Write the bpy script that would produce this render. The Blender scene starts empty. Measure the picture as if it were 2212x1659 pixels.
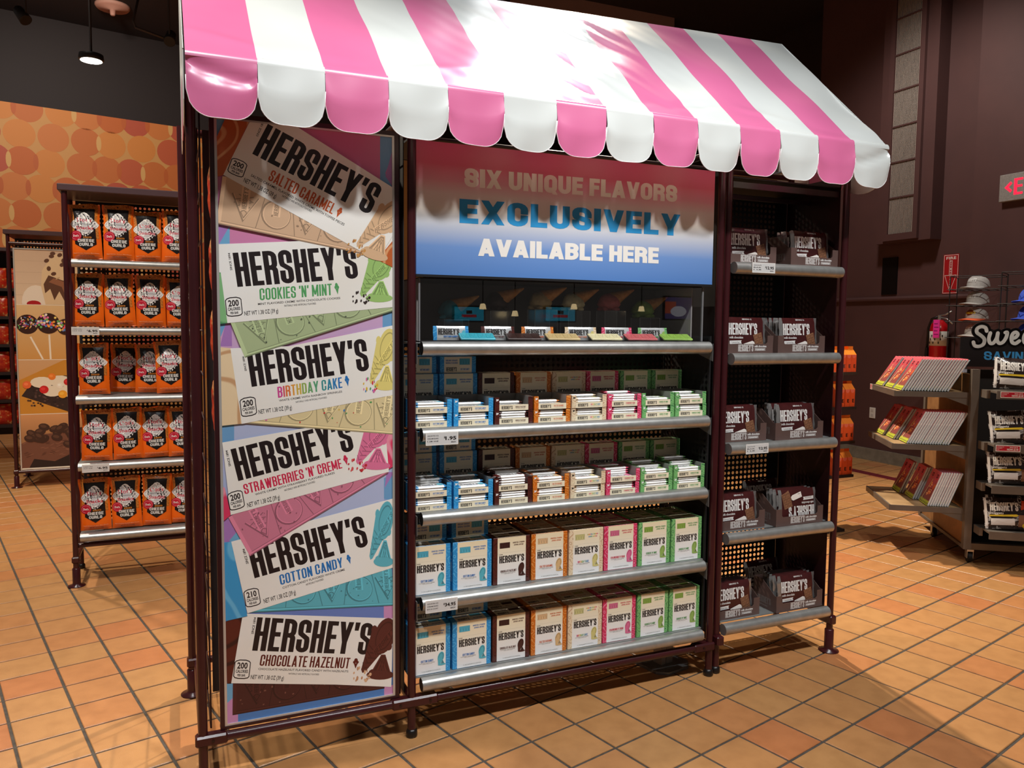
import bpy, math, random
from mathutils import Vector, Matrix
import numpy as np
random.seed(7)
R = math.radians
SC = bpy.context.scene
COL = SC.collection

# ---------------------------------------------------------------- camera
cam_d = bpy.data.cameras.new('camera'); cam = bpy.data.objects.new('camera', cam_d); COL.objects.link(cam)
cam_d.sensor_width = 36.0; cam_d.lens = 27.437; cam_d.clip_start = 0.05; cam_d.clip_end = 100
CAM = Vector((-0.75487, -2.63147, 1.47982))
_f = Vector((0.39540522, 0.91549823, -0.07428127)).normalized()
_r = Vector((0.91826958, -0.39584614, 0.00931789)).normalized()
_u = _r.cross(_f).normalized()
cam.matrix_world = Matrix(((_r.x, _u.x, -_f.x, CAM.x), (_r.y, _u.y, -_f.y, CAM.y), (_r.z, _u.z, -_f.z, CAM.z), (0, 0, 0, 1)))
SC.camera = cam

# ---------------------------------------------------------------- light and exposure
SC.view_settings.view_transform = 'Standard'; SC.view_settings.look = 'None'
SC.view_settings.gamma = 1.0; SC.view_settings.use_curve_mapping = False
SC.view_settings.exposure = 0.0
W = bpy.data.worlds.new('world'); SC.world = W; W.use_nodes = True
_bg = W.node_tree.nodes['Background']; _bg.inputs[0].default_value = (1.0, 0.9, 0.82, 1); _bg.inputs[1].default_value = 0.10

def spot(name, loc, target, power, angle=70, blend=0.6, size=0.08, col=(1, 0.9, 0.78), spec=1.0):
    d = bpy.data.lights.new(name, 'SPOT'); d.energy = power; d.spot_size = R(angle); d.spot_blend = blend
    d.shadow_soft_size = size; d.color = col; d.specular_factor = spec
    o = bpy.data.objects.new(name, d); COL.objects.link(o); o.location = loc
    o.rotation_euler = (Vector(target) - Vector(loc)).to_track_quat('-Z', 'Y').to_euler(); return o

WARM = (1.0, 0.86, 0.68); NEUT = (1.0, 0.93, 0.84); COOL = (0.96, 0.98, 1.0)
spot('front_spot', (-0.9, -2.2, 4.7), (-0.35, 0.0, 0.75), 290, 56, 0.65, 0.10, (.98, .99, 1))
spot('front_spot', (0.55, -2.2, 4.7), (0.65, 0.0, 0.75), 330, 56, 0.65, 0.10, (.98, .99, 1))
spot('front_spot', (2.0, -2.3, 4.7), (1.7, 0.0, 0.75), 330, 56, 0.65, 0.10, (.98, .99, 1))
spot('awning_lamp', (1.24, 0.80, 4.5), (0.55, 0.15, 2.4), 112, 120, 0.6, 0.20, COOL)
spot('back_aisle_lamp', (2.45, 2.6, 4.9), (3.0, 0.0, 0.0), 1250, 95, 0.5, 0.06, WARM)
spot('right_aisle_lamp', (3.4, -1.2, 4.9), (4.3, 1.0, 0.8), 330, 70, 0.6, 0.10, NEUT)
spot('right_wall_wash', (4.4, 2.4, 5.2), (6.4, 3.2, 1.4), 280, 100, 0.8, 0.2, NEUT)  # unseen wash added to brighten the right wall
spot('left_aisle_lamp', (-1.9, 0.2, 4.6), (-1.2, 1.6, 0.6), 440, 85, 0.6, 0.08, NEUT)
spot('left_floor_lamp', (-2.4, 4.2, 4.8), (-1.9, 2.2, 0.0), 600, 100, 0.6, 0.08, WARM)
spot('far_left_lamp', (-2.3, 3.2, 4.7), (-1.9, 5.4, 1.2), 300, 90, 0.6, 0.10, WARM)
spot('mural_lamp', (-1.8, 6.4, 5.2), (-1.8, 10.0, 2.6), 340, 120, 0.8, 0.2, NEUT)

# ---------------------------------------------------------------- helpers: materials
def lin(c):
    out = []
    for v in c:
        v = v / 255.0
        out.append(v / 12.92 if v <= 0.04045 else ((v + 0.055) / 1.055) ** 2.4)
    return (out[0], out[1], out[2], 1.0)
_MC = {}
def mat(rgb, rough=0.5, metal=0.0, spec=0.5, emit=0.0, key=None):
    k = (tuple(rgb), rough, metal, spec, emit, key)
    if k in _MC: return _MC[k]
    m = bpy.data.materials.new('mat_%d_%d_%d' % tuple(int(x) for x in rgb)); m.use_nodes = True
    b = m.node_tree.nodes['Principled BSDF']
    b.inputs['Base Color'].default_value = lin(rgb); b.inputs['Roughness'].default_value = rough
    b.inputs['Metallic'].default_value = metal; b.inputs['Specular IOR Level'].default_value = spec
    if emit:
        b.inputs['Emission Color'].default_value = lin(rgb); b.inputs['Emission Strength'].default_value = emit
    _MC[k] = m
    return m
class NT:
    def __init__(s, name, rough=0.5, metal=0.0, spec=0.5):
        s.m = bpy.data.materials.new(name); s.m.use_nodes = True; s.t = s.m.node_tree
        s.b = s.t.nodes['Principled BSDF']; s.b.inputs['Roughness'].default_value = rough
        s.b.inputs['Metallic'].default_value = metal; s.b.inputs['Specular IOR Level'].default_value = spec
    def n(s, typ, **kw):
        x = s.t.nodes.new(typ)
        for k, v in kw.items():
            if k in x.inputs: x.inputs[k].default_value = v
            else: setattr(x, k, v)
        return x
    def l(s, a, ao, b, bi): s.t.links.new(a.outputs[ao], b.inputs[bi])
    def ramp(s, stops, interp='LINEAR'):
        r = s.n('ShaderNodeValToRGB'); cr = r.color_ramp; cr.interpolation = interp
        while len(cr.elements) < len(stops): cr.elements.new(0.5)
        for e, (p, c) in zip(cr.elements, stops): e.position = p; e.color = lin(c)
        return r
    def bump(s, src, out, strength=0.2, dist=0.01):
        b = s.n('ShaderNodeBump'); b.inputs['Strength'].default_value = strength; b.inputs['Distance'].default_value = dist
        s.l(src, out, b, 'Height'); s.l(b, 'Normal', s.b, 'Normal')
def swirl_mat(name, c1, c2, scale=22, rough=0.4, c3=None):
    t = NT(name, rough)
    co = t.n('ShaderNodeTexCoord'); mp = t.n('ShaderNodeMapping'); t.l(co, 'Object', mp, 'Vector')
    nz = t.n('ShaderNodeTexNoise'); nz.inputs['Scale'].default_value = scale * 0.55; nz.inputs['Detail'].default_value = 0.5
    t.l(mp, 'Vector', nz, 'Vector')
    mu = t.n('ShaderNodeMath', operation='MULTIPLY'); mu.inputs[1].default_value = 7.5; t.l(nz, 'Fac', mu, 0)
    fr = t.n('ShaderNodeMath', operation='FRACT'); t.l(mu, 'Value', fr, 0)
    r = t.ramp([(0.0, c2), (0.14, c2), (0.24, c1), (0.8, c1), (0.92, c3 or c1), (1.0, c2)])
    t.l(fr, 'Value', r, 'Fac'); t.l(r, 'Color', t.b, 'Base Color')
    return t.m
def noise_mat(name, stops, scale, detail=3, rough=0.5, metal=0.0, bump=0.0, dist=0.01, distort=0.0, coord='Object', spec=0.5):
    t = NT(name, rough, metal, spec)
    co = t.n('ShaderNodeTexCoord'); nz = t.n('ShaderNodeTexNoise')
    nz.inputs['Scale'].default_value = scale; nz.inputs['Detail'].default_value = detail; nz.inputs['Distortion'].default_value = distort
    t.l(co, coord, nz, 'Vector'); r = t.ramp(stops); t.l(nz, 'Fac', r, 'Fac'); t.l(r, 'Color', t.b, 'Base Color')
    if bump: t.bump(nz, 'Fac', bump, dist)
    return t.m
def grad_mat(name, axis, a, b, stops, rough=0.4):
    t = NT(name, rough); co = t.n('ShaderNodeTexCoord'); sx = t.n('ShaderNodeSeparateXYZ'); t.l(co, 'Object', sx, 'Vector')
    mr = t.n('ShaderNodeMapRange'); mr.inputs['From Min'].default_value = a; mr.inputs['From Max'].default_value = b
    t.l(sx, axis, mr, 'Value'); r = t.ramp(stops); t.l(mr, 'Result', r, 'Fac'); t.l(r, 'Color', t.b, 'Base Color')
    return t.m

# ---------------------------------------------------------------- helpers: meshes
class MB:
    def __init__(s): s.v = []; s.f = []; s.mi = []; s.mats = []; s.sm = []
    def m(s, mt):
        if mt not in s.mats: s.mats.append(mt)
        return s.mats.index(mt)
    def add(s, vs, fs, mt, smooth=False):
        b = len(s.v); k = s.m(mt); s.v.extend([tuple(v) for v in vs])
        for f in fs: s.f.append(tuple(i + b for i in f)); s.mi.append(k); s.sm.append(smooth)
        return s
    def box(s, lo, hi, mt, M=None, skip=()):
        x0, y0, z0 = lo; x1, y1, z1 = hi
        vs = [Vector(p) for p in ((x0, y0, z0), (x1, y0, z0), (x1, y1, z0), (x0, y1, z0), (x0, y0, z1), (x1, y0, z1), (x1, y1, z1), (x0, y1, z1))]
        if M is not None: vs = [M @ v for v in vs]
        fs = {'-z': (3, 2, 1, 0), '+z': (4, 5, 6, 7), '-y': (0, 1, 5, 4), '+x': (1, 2, 6, 5), '+y': (2, 3, 7, 6), '-x': (3, 0, 4, 7)}
        return s.add(vs, [f for k, f in fs.items() if k not in skip], mt)
    def rbox(s, lo, hi, b, mt, M=None):
        """box with chamfered edges"""
        x0, y0, z0 = lo; x1, y1, z1 = hi
        vs = []; idx = {}
        for i, X in enumerate((x0, x1)):
            for j, Y in enumerate((y0, y1)):
                for k, Z in enumerate((z0, z1)):
                    sx, sy, sz = (1, -1)[i] * b, (1, -1)[j] * b, (1, -1)[k] * b
                    for a, p in enumerate(((X, Y + sy, Z + sz), (X + sx, Y, Z + sz), (X + sx, Y + sy, Z))):
                        idx[(i, j, k, a)] = len(vs); vs.append(Vector(p))
        F = []
        q = lambda a, *cs: tuple(idx[(c[0], c[1], c[2], a)] for c in cs)
        F.append(q(0, (0, 0, 0), (0, 0, 1), (0, 1, 1), (0, 1, 0))); F.append(q(0, (1, 0, 0), (1, 1, 0), (1, 1, 1), (1, 0, 1)))
        F.append(q(1, (0, 0, 0), (1, 0, 0), (1, 0, 1), (0, 0, 1))); F.append(q(1, (0, 1, 0), (0, 1, 1), (1, 1, 1), (1, 1, 0)))
        F.append(q(2, (0, 0, 0), (0, 1, 0), (1, 1, 0), (1, 0, 0))); F.append(q(2, (0, 0, 1), (1, 0, 1), (1, 1, 1), (0, 1, 1)))
        for i in (0, 1):
            for j in (0, 1): F.append((idx[(i, j, 0, 0)], idx[(i, j, 0, 1)], idx[(i, j, 1, 1)], idx[(i, j, 1, 0)]))
            for k in (0, 1): F.append((idx[(i, 0, k, 0)], idx[(i, 0, k, 2)], idx[(i, 1, k, 2)], idx[(i, 1, k, 0)]))
        for j in (0, 1):
            for k in (0, 1): F.append((idx[(0, j, k, 1)], idx[(0, j, k, 2)], idx[(1, j, k, 2)], idx[(1, j, k, 1)]))
        for i in (0, 1):
            for j in (0, 1):
                for k in (0, 1): F.append((idx[(i, j, k, 0)], idx[(i, j, k, 1)], idx[(i, j, k, 2)]))
        if M is not None: vs = [M @ v for v in vs]
        c = sum(vs, Vector()) / len(vs); out = []
        for f in F:
            n = (vs[f[1]] - vs[f[0]]).cross(vs[f[2]] - vs[f[0]]); m_ = sum((vs[i] for i in f), Vector()) / len(f)
            out.append(f if n.dot(m_ - c) > 0 else tuple(reversed(f)))
        return s.add(vs, out, mt)
    def cyl(s, p0, p1, r, mt, n=12, r1=None, caps=True, smooth=True):
        p0 = Vector(p0); p1 = Vector(p1); r1 = r if r1 is None else r1; a = (p1 - p0).normalized()
        u = a.orthogonal().normalized(); w = a.cross(u); vs = []
        for i in range(n):
            t = 2 * math.pi * i / n; d = u * math.cos(t) + w * math.sin(t); vs += [p0 + d * r, p1 + d * r1]
        s.add(vs, [(2 * i, (2 * i + 2) % (2 * n), (2 * i + 3) % (2 * n), 2 * i + 1) for i in range(n)], mt, smooth)
        if caps:
            s.add([vs[2 * i] for i in range(n)], [tuple(reversed(range(n)))], mt); s.add([vs[2 * i + 1] for i in range(n)], [tuple(range(n))], mt)
        return s
    def tube(s, pts, r, mt, n=6, closed=False):
        pts = [Vector(p) for p in pts]; N = len(pts); rings = []; u = None
        for i, p in enumerate(pts):
            if closed: t = pts[(i + 1) % N] - pts[i - 1]
            else: t = pts[min(i + 1, N - 1)] - pts[max(i - 1, 0)]
            t.normalize()
            u = t.orthogonal().normalized() if u is None else (u - t * u.dot(t)).normalized()
            w = t.cross(u); rr = r[i] if isinstance(r, (list, tuple)) else r
            rings.append([p + (u * math.cos(2 * math.pi * k / n) + w * math.sin(2 * math.pi * k / n)) * rr for k in range(n)])
        vs = [v for g in rings for v in g]; fs = []
        for i in range(N if closed else N - 1):
            a = i * n; b = ((i + 1) % N) * n
            for k in range(n): fs.append((a + k, a + (k + 1) % n, b + (k + 1) % n, b + k))
        if not closed: fs += [tuple(reversed(range(n))), tuple(range((N - 1) * n, N * n))]
        return s.add(vs, fs, mt, True)
    def lathe(s, prof, mt, n=20, M=None, smooth=True):
        vs = []; fs = []
        for (r, z) in prof:
            for k in range(n):
                t = 2 * math.pi * k / n; vs.append(Vector((r * math.cos(t), r * math.sin(t), z)))
        for i in range(len(prof) - 1):
            for k in range(n): fs.append((i * n + k, i * n + (k + 1) % n, (i + 1) * n + (k + 1) % n, (i + 1) * n + k))
        fs += [tuple(reversed(range(n))), tuple(range((len(prof) - 1) * n, len(prof) * n))]
        if M is not None: vs = [M @ v for v in vs]
        return s.add(vs, fs, mt, smooth)
    def prism(s, poly, mt, O, U, V, N, d0, d1, side=None):
        """extrude a 2D outline (ccw in U,V) from d0 to d1 along N"""
        O, U, V, N = Vector(O), Vector(U), Vector(V), Vector(N); k = len(poly)
        a = [O + U * x + V * y + N * d0 for x, y in poly]; b = [O + U * x + V * y + N * d1 for x, y in poly]
        s.add(a + b, [tuple(reversed(range(k))), tuple(range(k, 2 * k))], mt)
        s.add(a + b, [(i, (i + 1) % k, k + (i + 1) % k, k + i) for i in range(k)], side or mt)
        return s
    def mesh(s, name):
        me = bpy.data.meshes.new(name); me.from_pydata(s.v, [], s.f)
        for mt in s.mats: me.materials.append(mt)
        me.polygons.foreach_set('material_index', s.mi); me.polygons.foreach_set('use_smooth', s.sm)
        me.update(); return me
    def obj(s, name, parent=None, **kw): return mkobj(name, s.mesh(name), parent, **kw)
KIDS = {}
def mkobj(name, me, parent=None, loc=None, rot=None, label=None, cat=None, group=None, kind=None):
    o = bpy.data.objects.new(name, me); COL.objects.link(o)
    if parent is not None:
        o.parent = parent; KIDS.setdefault(parent.name, []).append(o)
    if loc is not None: o.location = loc
    if rot is not None: o.rotation_euler = rot
    if label: o['label'] = label
    if cat: o['category'] = cat
    if group: o['group'] = group
    if kind: o['kind'] = kind
    return o
def thing(name, label, cat, loc=(0, 0, 0), rot=(0, 0, 0), group=None):
    return mkobj(name, None, None, loc, rot, label, cat, group)
def dup(o, loc, rot=None, label=None, group=None, scale=None):
    c = o.copy(); COL.objects.link(c); c.location = loc
    if rot is not None: c.rotation_euler = rot
    if scale is not None: c.scale = scale
    if label: c['label'] = label
    if group: c['group'] = group
    for ch in KIDS.get(o.name, []):
        d = ch.copy(); COL.objects.link(d); d.parent = c
        for g in KIDS.get(ch.name, []):
            e = g.copy(); COL.objects.link(e); e.parent = d
    return c

# ---------------------------------------------------------------- helpers: lettering
GL = {
 'A': [('D', 0, 0, .5, 1), ('D', 1, 0, .5, 1), ('P', [(.22, .2), (.78, .2)])],
 'B': [('P', [(0, 0), (0, 1), (1, 1, 1), (1, .54, 1), (0, .54)]), ('P', [(0, .54), (1, .54, 1), (1, 0, 1), (0, 0)])],
 'C': [('P', [(1, .66), (1, 1, 1), (0, 1, 1), (0, 0, 1), (1, 0, 1), (1, .34)])],
 'D': [('C', [(0, 0), (0, 1), (1, 1, 1), (1, 0, 1)])],
 'E': [('P', [(1, 1), (0, 1), (0, 0), (1, 0)]), ('P', [(0, .52), (.9, .52)])],
 'F': [('P', [(1, 1), (0, 1), (0, 0)]), ('P', [(0, .5), (.88, .5)])],
 'G': [('P', [(1, .66), (1, 1, 1), (0, 1, 1), (0, 0, 1), (1, 0, 1), (1, .45), (.55, .45)])],
 'H': [('P', [(0, 0), (0, 1)]), ('P', [(1, 0), (1, 1)]), ('P', [(0, .52), (1, .52)])],
 'I': [('P', [(.5, 0), (.5, 1)])],
 'J': [('P', [(1, 1), (1, 0, 1), (0, 0, 1), (0, .34)])],
 'K': [('P', [(0, 0), (0, 1)]), ('D', .12, .38, 1, 1), ('D', 1, 0, .3, .58)],
 'L': [('P', [(0, 1), (0, 0), (1, 0)])],
 'M': [('P', [(0, 0), (0, 1)]), ('P', [(1, 0), (1, 1)]), ('D', .5, .15, 0, 1), ('D', .5, .15, 1, 1)],
 'N': [('P', [(0, 0), (0, 1)]), ('P', [(1, 0), (1, 1)]), ('D', 1, 0, 0, 1)],
 'O': [('C', [(0, 0, 1), (0, 1, 1), (1, 1, 1), (1, 0, 1)])],
 'P': [('P', [(0, 0), (0, 1), (1, 1, 1), (1, .44, 1), (0, .44)])],
 'Q': [('C', [(0, 0, 1), (0, 1, 1), (1, 1, 1), (1, 0, 1)]), ('D', 1.1, -.08, .55, .3)],
 'R': [('P', [(0, 0), (0, 1), (1, 1, 1), (1, .5, 1), (0, .5)]), ('P', [(.5, .5), (1, .5, 1), (1, 0)])],
 'S': [('P', [(1, .70), (1, 1, 1), (0, 1, 1), (0, .64, .7), (.08, .58), (.92, .42), (1, .36, .7), (1, 0, 1), (0, 0, 1), (0, .30)])],
 'T': [('P', [(0, 1), (1, 1)]), ('P', [(.5, 0), (.5, 1)])],
 'U': [('P', [(0, 1), (0, 0, 1), (1, 0, 1), (1, 1)])],
 'V': [('D', .5, 0, 0, 1), ('D', .5, 0, 1, 1)],
 'W': [('D', .26, 0, 0, 1), ('D', .26, 0, .5, 1), ('D', .74, 0, .5, 1), ('D', .74, 0, 1, 1)],
 'X': [('D', 0, 0, 1, 1), ('D', 1, 0, 0, 1)],
 'Y': [('P', [(.5, 0), (.5, .42)]), ('D', .5, .36, 0, 1), ('D', .5, .36, 1, 1)],
 'Z': [('P', [(0, 1), (1, 1)]), ('P', [(0, 0), (1, 0)]), ('D', 0, 0, 1, 1)],
}
GW = {'I': None, 'M': 1.35, 'W': 1.5, 'A': 1.12, 'V': 1.1, 'Y': 1.1, 'X': 1.1, 'E': .86, 'F': .84, 'L': .82, 'T': .95, 'J': .85}
def _round(pts, rad, closed):
    out = []; n = len(pts)
    for i, p in enumerate(pts):
        k = p[2] if len(p) > 2 else 0
        if not k or (not closed and i in (0, n - 1)): out.append((p[0], p[1])); continue
        a = pts[i - 1]; b = pts[(i + 1) % n]
        da = (a[0] - p[0], a[1] - p[1]); db = (b[0] - p[0], b[1] - p[1]); la = math.hypot(*da); lb = math.hypot(*db)
        r = min(rad * k, la * .5 if (len(a) > 2 and a[2]) else la, lb * .5 if (len(b) > 2 and b[2]) else lb)
        A = (p[0] + da[0] / la * r, p[1] + da[1] / la * r); B = (p[0] + db[0] / lb * r, p[1] + db[1] / lb * r)
        for j in range(5):
            t = j / 4; w0 = (1 - t) ** 2; w1 = 2 * t * (1 - t); w2 = t * t; wm = .75
            q = w0 + w1 * wm + w2
            out.append(((w0 * A[0] + w1 * wm * p[0] + w2 * B[0]) / q, (w0 * A[1] + w1 * wm * p[1] + w2 * B[1]) / q))
    return out
def _stroke(pts, hw, closed, ext):
    P = []
    for p in pts:
        if not P or math.hypot(p[0] - P[-1][0], p[1] - P[-1][1]) > 1e-5: P.append(p)
    n = len(P)
    if not closed and ext:
        d = (P[0][0] - P[1][0], P[0][1] - P[1][1]); l = math.hypot(*d); P[0] = (P[0][0] + d[0] / l * hw, P[0][1] + d[1] / l * hw)
        d = (P[-1][0] - P[-2][0], P[-1][1] - P[-2][1]); l = math.hypot(*d); P[-1] = (P[-1][0] + d[0] / l * hw, P[-1][1] + d[1] / l * hw)
    L = []; Rr = []
    for i in range(n):
        if closed: a, b = P[i - 1], P[(i + 1) % n]
        else: a, b = P[max(i - 1, 0)], P[min(i + 1, n - 1)]
        p = P[i]; d1 = (p[0] - a[0], p[1] - a[1]); d2 = (b[0] - p[0], b[1] - p[1])
        l1 = math.hypot(*d1); l2 = math.hypot(*d2)
        if l1 < 1e-9: d1, l1 = d2, l2
        if l2 < 1e-9: d2, l2 = d1, l1
        n1 = (-d1[1] / l1, d1[0] / l1); n2 = (-d2[1] / l2, d2[0] / l2)
        m = (n1[0] + n2[0], n1[1] + n2[1]); c = 1 + n1[0] * n2[0] + n1[1] * n2[1]
        c = max(c, .35); m = (m[0] / c, m[1] / c)
        L.append((p[0] + m[0] * hw, p[1] + m[1] * hw)); Rr.append((p[0] - m[0] * hw, p[1] - m[1] * hw))
    q = []
    for i in range(n if closed else n - 1):
        j = (i + 1) % n; q.append([L[i], Rr[i], Rr[j], L[j]])
    return q
_TC = {}
def block(s, w=.44, tx=.165, ty=.15, gap=.075, space=.22):
    """heavy block lettering of cap height 1; returns polygons [(points, letter index)] and the total width"""
    k = ('b', s, w, tx, ty, gap)
    if k in _TC: return _TC[k]
    out = []; x = 0.0; sc = ty / tx
    for ci, ch in enumerate(s):
        if ch == ' ': x += space; continue
        if ch in "'`":
            out.append(([(x, .74), (x + tx * .8, .74), (x + tx, 1), (x, 1)], ci)); x += tx + gap * .7; continue
        gw = GW.get(ch, 1.0); gw = tx if gw is None else w * gw
        Wi = gw * sc; X = lambda u: ty / 2 + u * (Wi - ty); Y = lambda v: ty / 2 + v * (1 - ty)
        for g in GL[ch]:
            if g[0] == 'D':
                _, x0, y0, x1, y1 = g
                a = (tx / 2 + x0 * (gw - tx)); b = (tx / 2 + x1 * (gw - tx))
                out.append(([(x + a - tx / 2, y0), (x + a + tx / 2, y0), (x + b + tx / 2, y1), (x + b - tx / 2, y1)], ci))
            else:
                pts = [(X(p[0]), Y(p[1])) + tuple(p[2:]) for p in g[1]]
                pts = _round(pts, (Wi - ty) * .5 + .02, g[0] == 'C')
                for q in _stroke(pts, ty / 2, g[0] == 'C', True): out.append(([(x + a / sc, b) for a, b in q], ci))
        x += gw + gap
    _TC[k] = (out, x - gap)
    return _TC[k]
def small(s, bold=0.0, res=2):
    """plain sans lettering of cap height 1 from the built-in font"""
    k = ('s', s, bold, res)
    if k in _TC: return _TC[k]
    c = bpy.data.curves.new('lettering', 'FONT'); c.body = s; c.size = 1.0; c.offset = bold; c.resolution_u = res; c.fill_mode = 'FRONT'
    o = bpy.data.objects.new('lettering', c); COL.objects.link(o)
    dg = bpy.context.evaluated_depsgraph_get(); me = bpy.data.meshes.new_from_object(o.evaluated_get(dg))
    vs = [(v.co.x, v.co.y) for v in me.vertices]; H = 0.729
    x0 = min(v[0] for v in vs); x1 = max(v[0] for v in vs)
    out = [([((vs[i][0] - x0) / H, vs[i][1] / H) for i in p.vertices], 0) for p in me.polygons]
    bpy.data.objects.remove(o); bpy.data.curves.remove(c); bpy.data.meshes.remove(me)
    _TC[k] = (out, (x1 - x0) / H)
    return _TC[k]
def brush(strokes, hw):
    """rounded brush strokes; each stroke a list of points"""
    out = []
    for st in strokes:
        for q in _stroke(st, hw, False, False): out.append((q, 0))
        for p in st: out.append(([(p[0] + hw * math.cos(a), p[1] + hw * math.sin(a)) for a in [i * math.pi / 4 for i in range(8)]], 0))
    return out
def cat(pts, n=5, closed=False):
    """Catmull-Rom through points"""
    P = [pts[0]] + list(pts) + [pts[-1]]; out = []
    if closed: P = [pts[-1]] + list(pts) + [pts[0], pts[1]]
    for i in range(1, len(P) - 2):
        p0, p1, p2, p3 = P[i - 1:i + 3]
        for j in range(n):
            t = j / n
            out.append(tuple(.5 * (2 * p1[k] + (p2[k] - p0[k]) * t + (2 * p0[k] - 5 * p1[k] + 4 * p2[k] - p3[k]) * t * t + (3 * p1[k] - p0[k] - 3 * p2[k] + p3[k]) * t ** 3) for k in (0, 1)))
    if not closed: out.append(tuple(pts[-1]))
    return out
def ell(cx, cy, rx, ry, n=16, a0=0, a1=360, rot=0):
    c, s_ = math.cos(R(rot)), math.sin(R(rot)); o = []
    for i in range(n):
        t = R(a0 + (a1 - a0) * (i / n if a1 - a0 == 360 else i / (n - 1))); x, y = rx * math.cos(t), ry * math.sin(t)
        o.append((cx + c * x - s_ * y, cy + s_ * x + c * y))
    return o
def clip(poly, x0, y0, x1, y1):
    for ax, lim, sg in ((0, x0, 1), (0, x1, -1), (1, y0, 1), (1, y1, -1)):
        out = []
        for i in range(len(poly)):
            a, b = poly[i - 1], poly[i]; ia = (a[ax] - lim) * sg >= 0; ib = (b[ax] - lim) * sg >= 0
            if ia != ib:
                t = (lim - a[ax]) / (b[ax] - a[ax]); out.append((a[0] + (b[0] - a[0]) * t, a[1] + (b[1] - a[1]) * t))
            if ib: out.append(b)
        poly = out
        if len(poly) < 3: return []
    return poly
class Canvas:
    """flat print laid on a plane or draped over a front: every layer a hair above the last"""
    def __init__(s, mb, O, U, V, N, step=0.00003, box=None, fn=None, maxlen=None):
        s.mb = mb; s.O = Vector(O); s.U = Vector(U); s.V = Vector(V); s.N = Vector(N); s.h = step; s.step = step; s.box = box; s.fn = fn; s.ml = maxlen
    def polys(s, ps, mt, M=None):
        """ps: list of point lists; M: (o, ux, vy) affine; each polygon lies a hair above the one before so none share a plane"""
        vs = []; fs = []
        for ip, p in enumerate(ps):
            hh = s.h + 1.6e-6 * (ip % 17)
            if M is not None:
                o, u, v = M; p = [(o[0] + u[0] * a + v[0] * b, o[1] + u[1] * a + v[1] * b) for a, b in p]
            if s.box: p = clip(p, *s.box)
            if len(p) < 3: continue
            A = sum(p[i - 1][0] * p[i][1] - p[i][0] * p[i - 1][1] for i in range(len(p)))
            if A < 0: p = list(reversed(p))
            tris = [p]
            if s.ml:
                tris = []; st = [[p[0], p[i], p[i + 1]] for i in range(1, len(p) - 1)]
                while st:
                    t = st.pop(); e = [math.hypot(t[i][0] - t[(i + 1) % 3][0], t[i][1] - t[(i + 1) % 3][1]) for i in range(3)]; k = e.index(max(e))
                    if e[k] > s.ml:
                        a, b, c = t[k], t[(k + 1) % 3], t[(k + 2) % 3]; m_ = ((a[0] + b[0]) / 2, (a[1] + b[1]) / 2); st += [[a, m_, c], [m_, b, c]]
                    else: tris.append(t)
            for t in tris:
                b = len(vs)
                for (x, y) in t:
                    vs.append(Vector(s.fn(x, y, hh)) if s.fn else s.O + s.U * x + s.V * y + s.N * hh)
                fs.append(tuple(range(b, b + len(t))))
        if fs: s.mb.add(vs, fs, mt)
        s.h += 1.6e-6 * (min(len(ps), 17)) + s.step
    def rect(s, x0, y0, x1, y1, mt): s.polys([[(x0, y0), (x1, y0), (x1, y1), (x0, y1)]], mt)
    def text(s, t, mt, bl, br, tl, cols=None):
        ps, w = t; u = ((br[0] - bl[0]) / w, (br[1] - bl[1]) / w); v = (tl[0] - bl[0], tl[1] - bl[1])
        if cols:
            n = max(c for _, c in ps) + 1; h = s.h
            for j in range(n):
                q = [p for p, c in ps if c == j]
                if q: s.h = h; s.polys(q, cols[j % len(cols)], (bl, u, v))
        else: s.polys([p for p, _ in ps], mt, (bl, u, v))
    def line(s, t, mt, x, y, h, width=None, rot=0, cols=None):
        """text with its lower left at x, y, cap height h and, if given, a set width"""
        w = width if width else t[1] * h; c, sn = math.cos(R(rot)), math.sin(R(rot))
        s.text(t, mt, (x, y), (x + w * c, y + w * sn), (x - h * sn, y + h * c), cols)
    def stroke(s, pts, hw, mt, closed=False, M=None): s.polys(_stroke(pts, hw, closed, False), mt, M)

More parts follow.
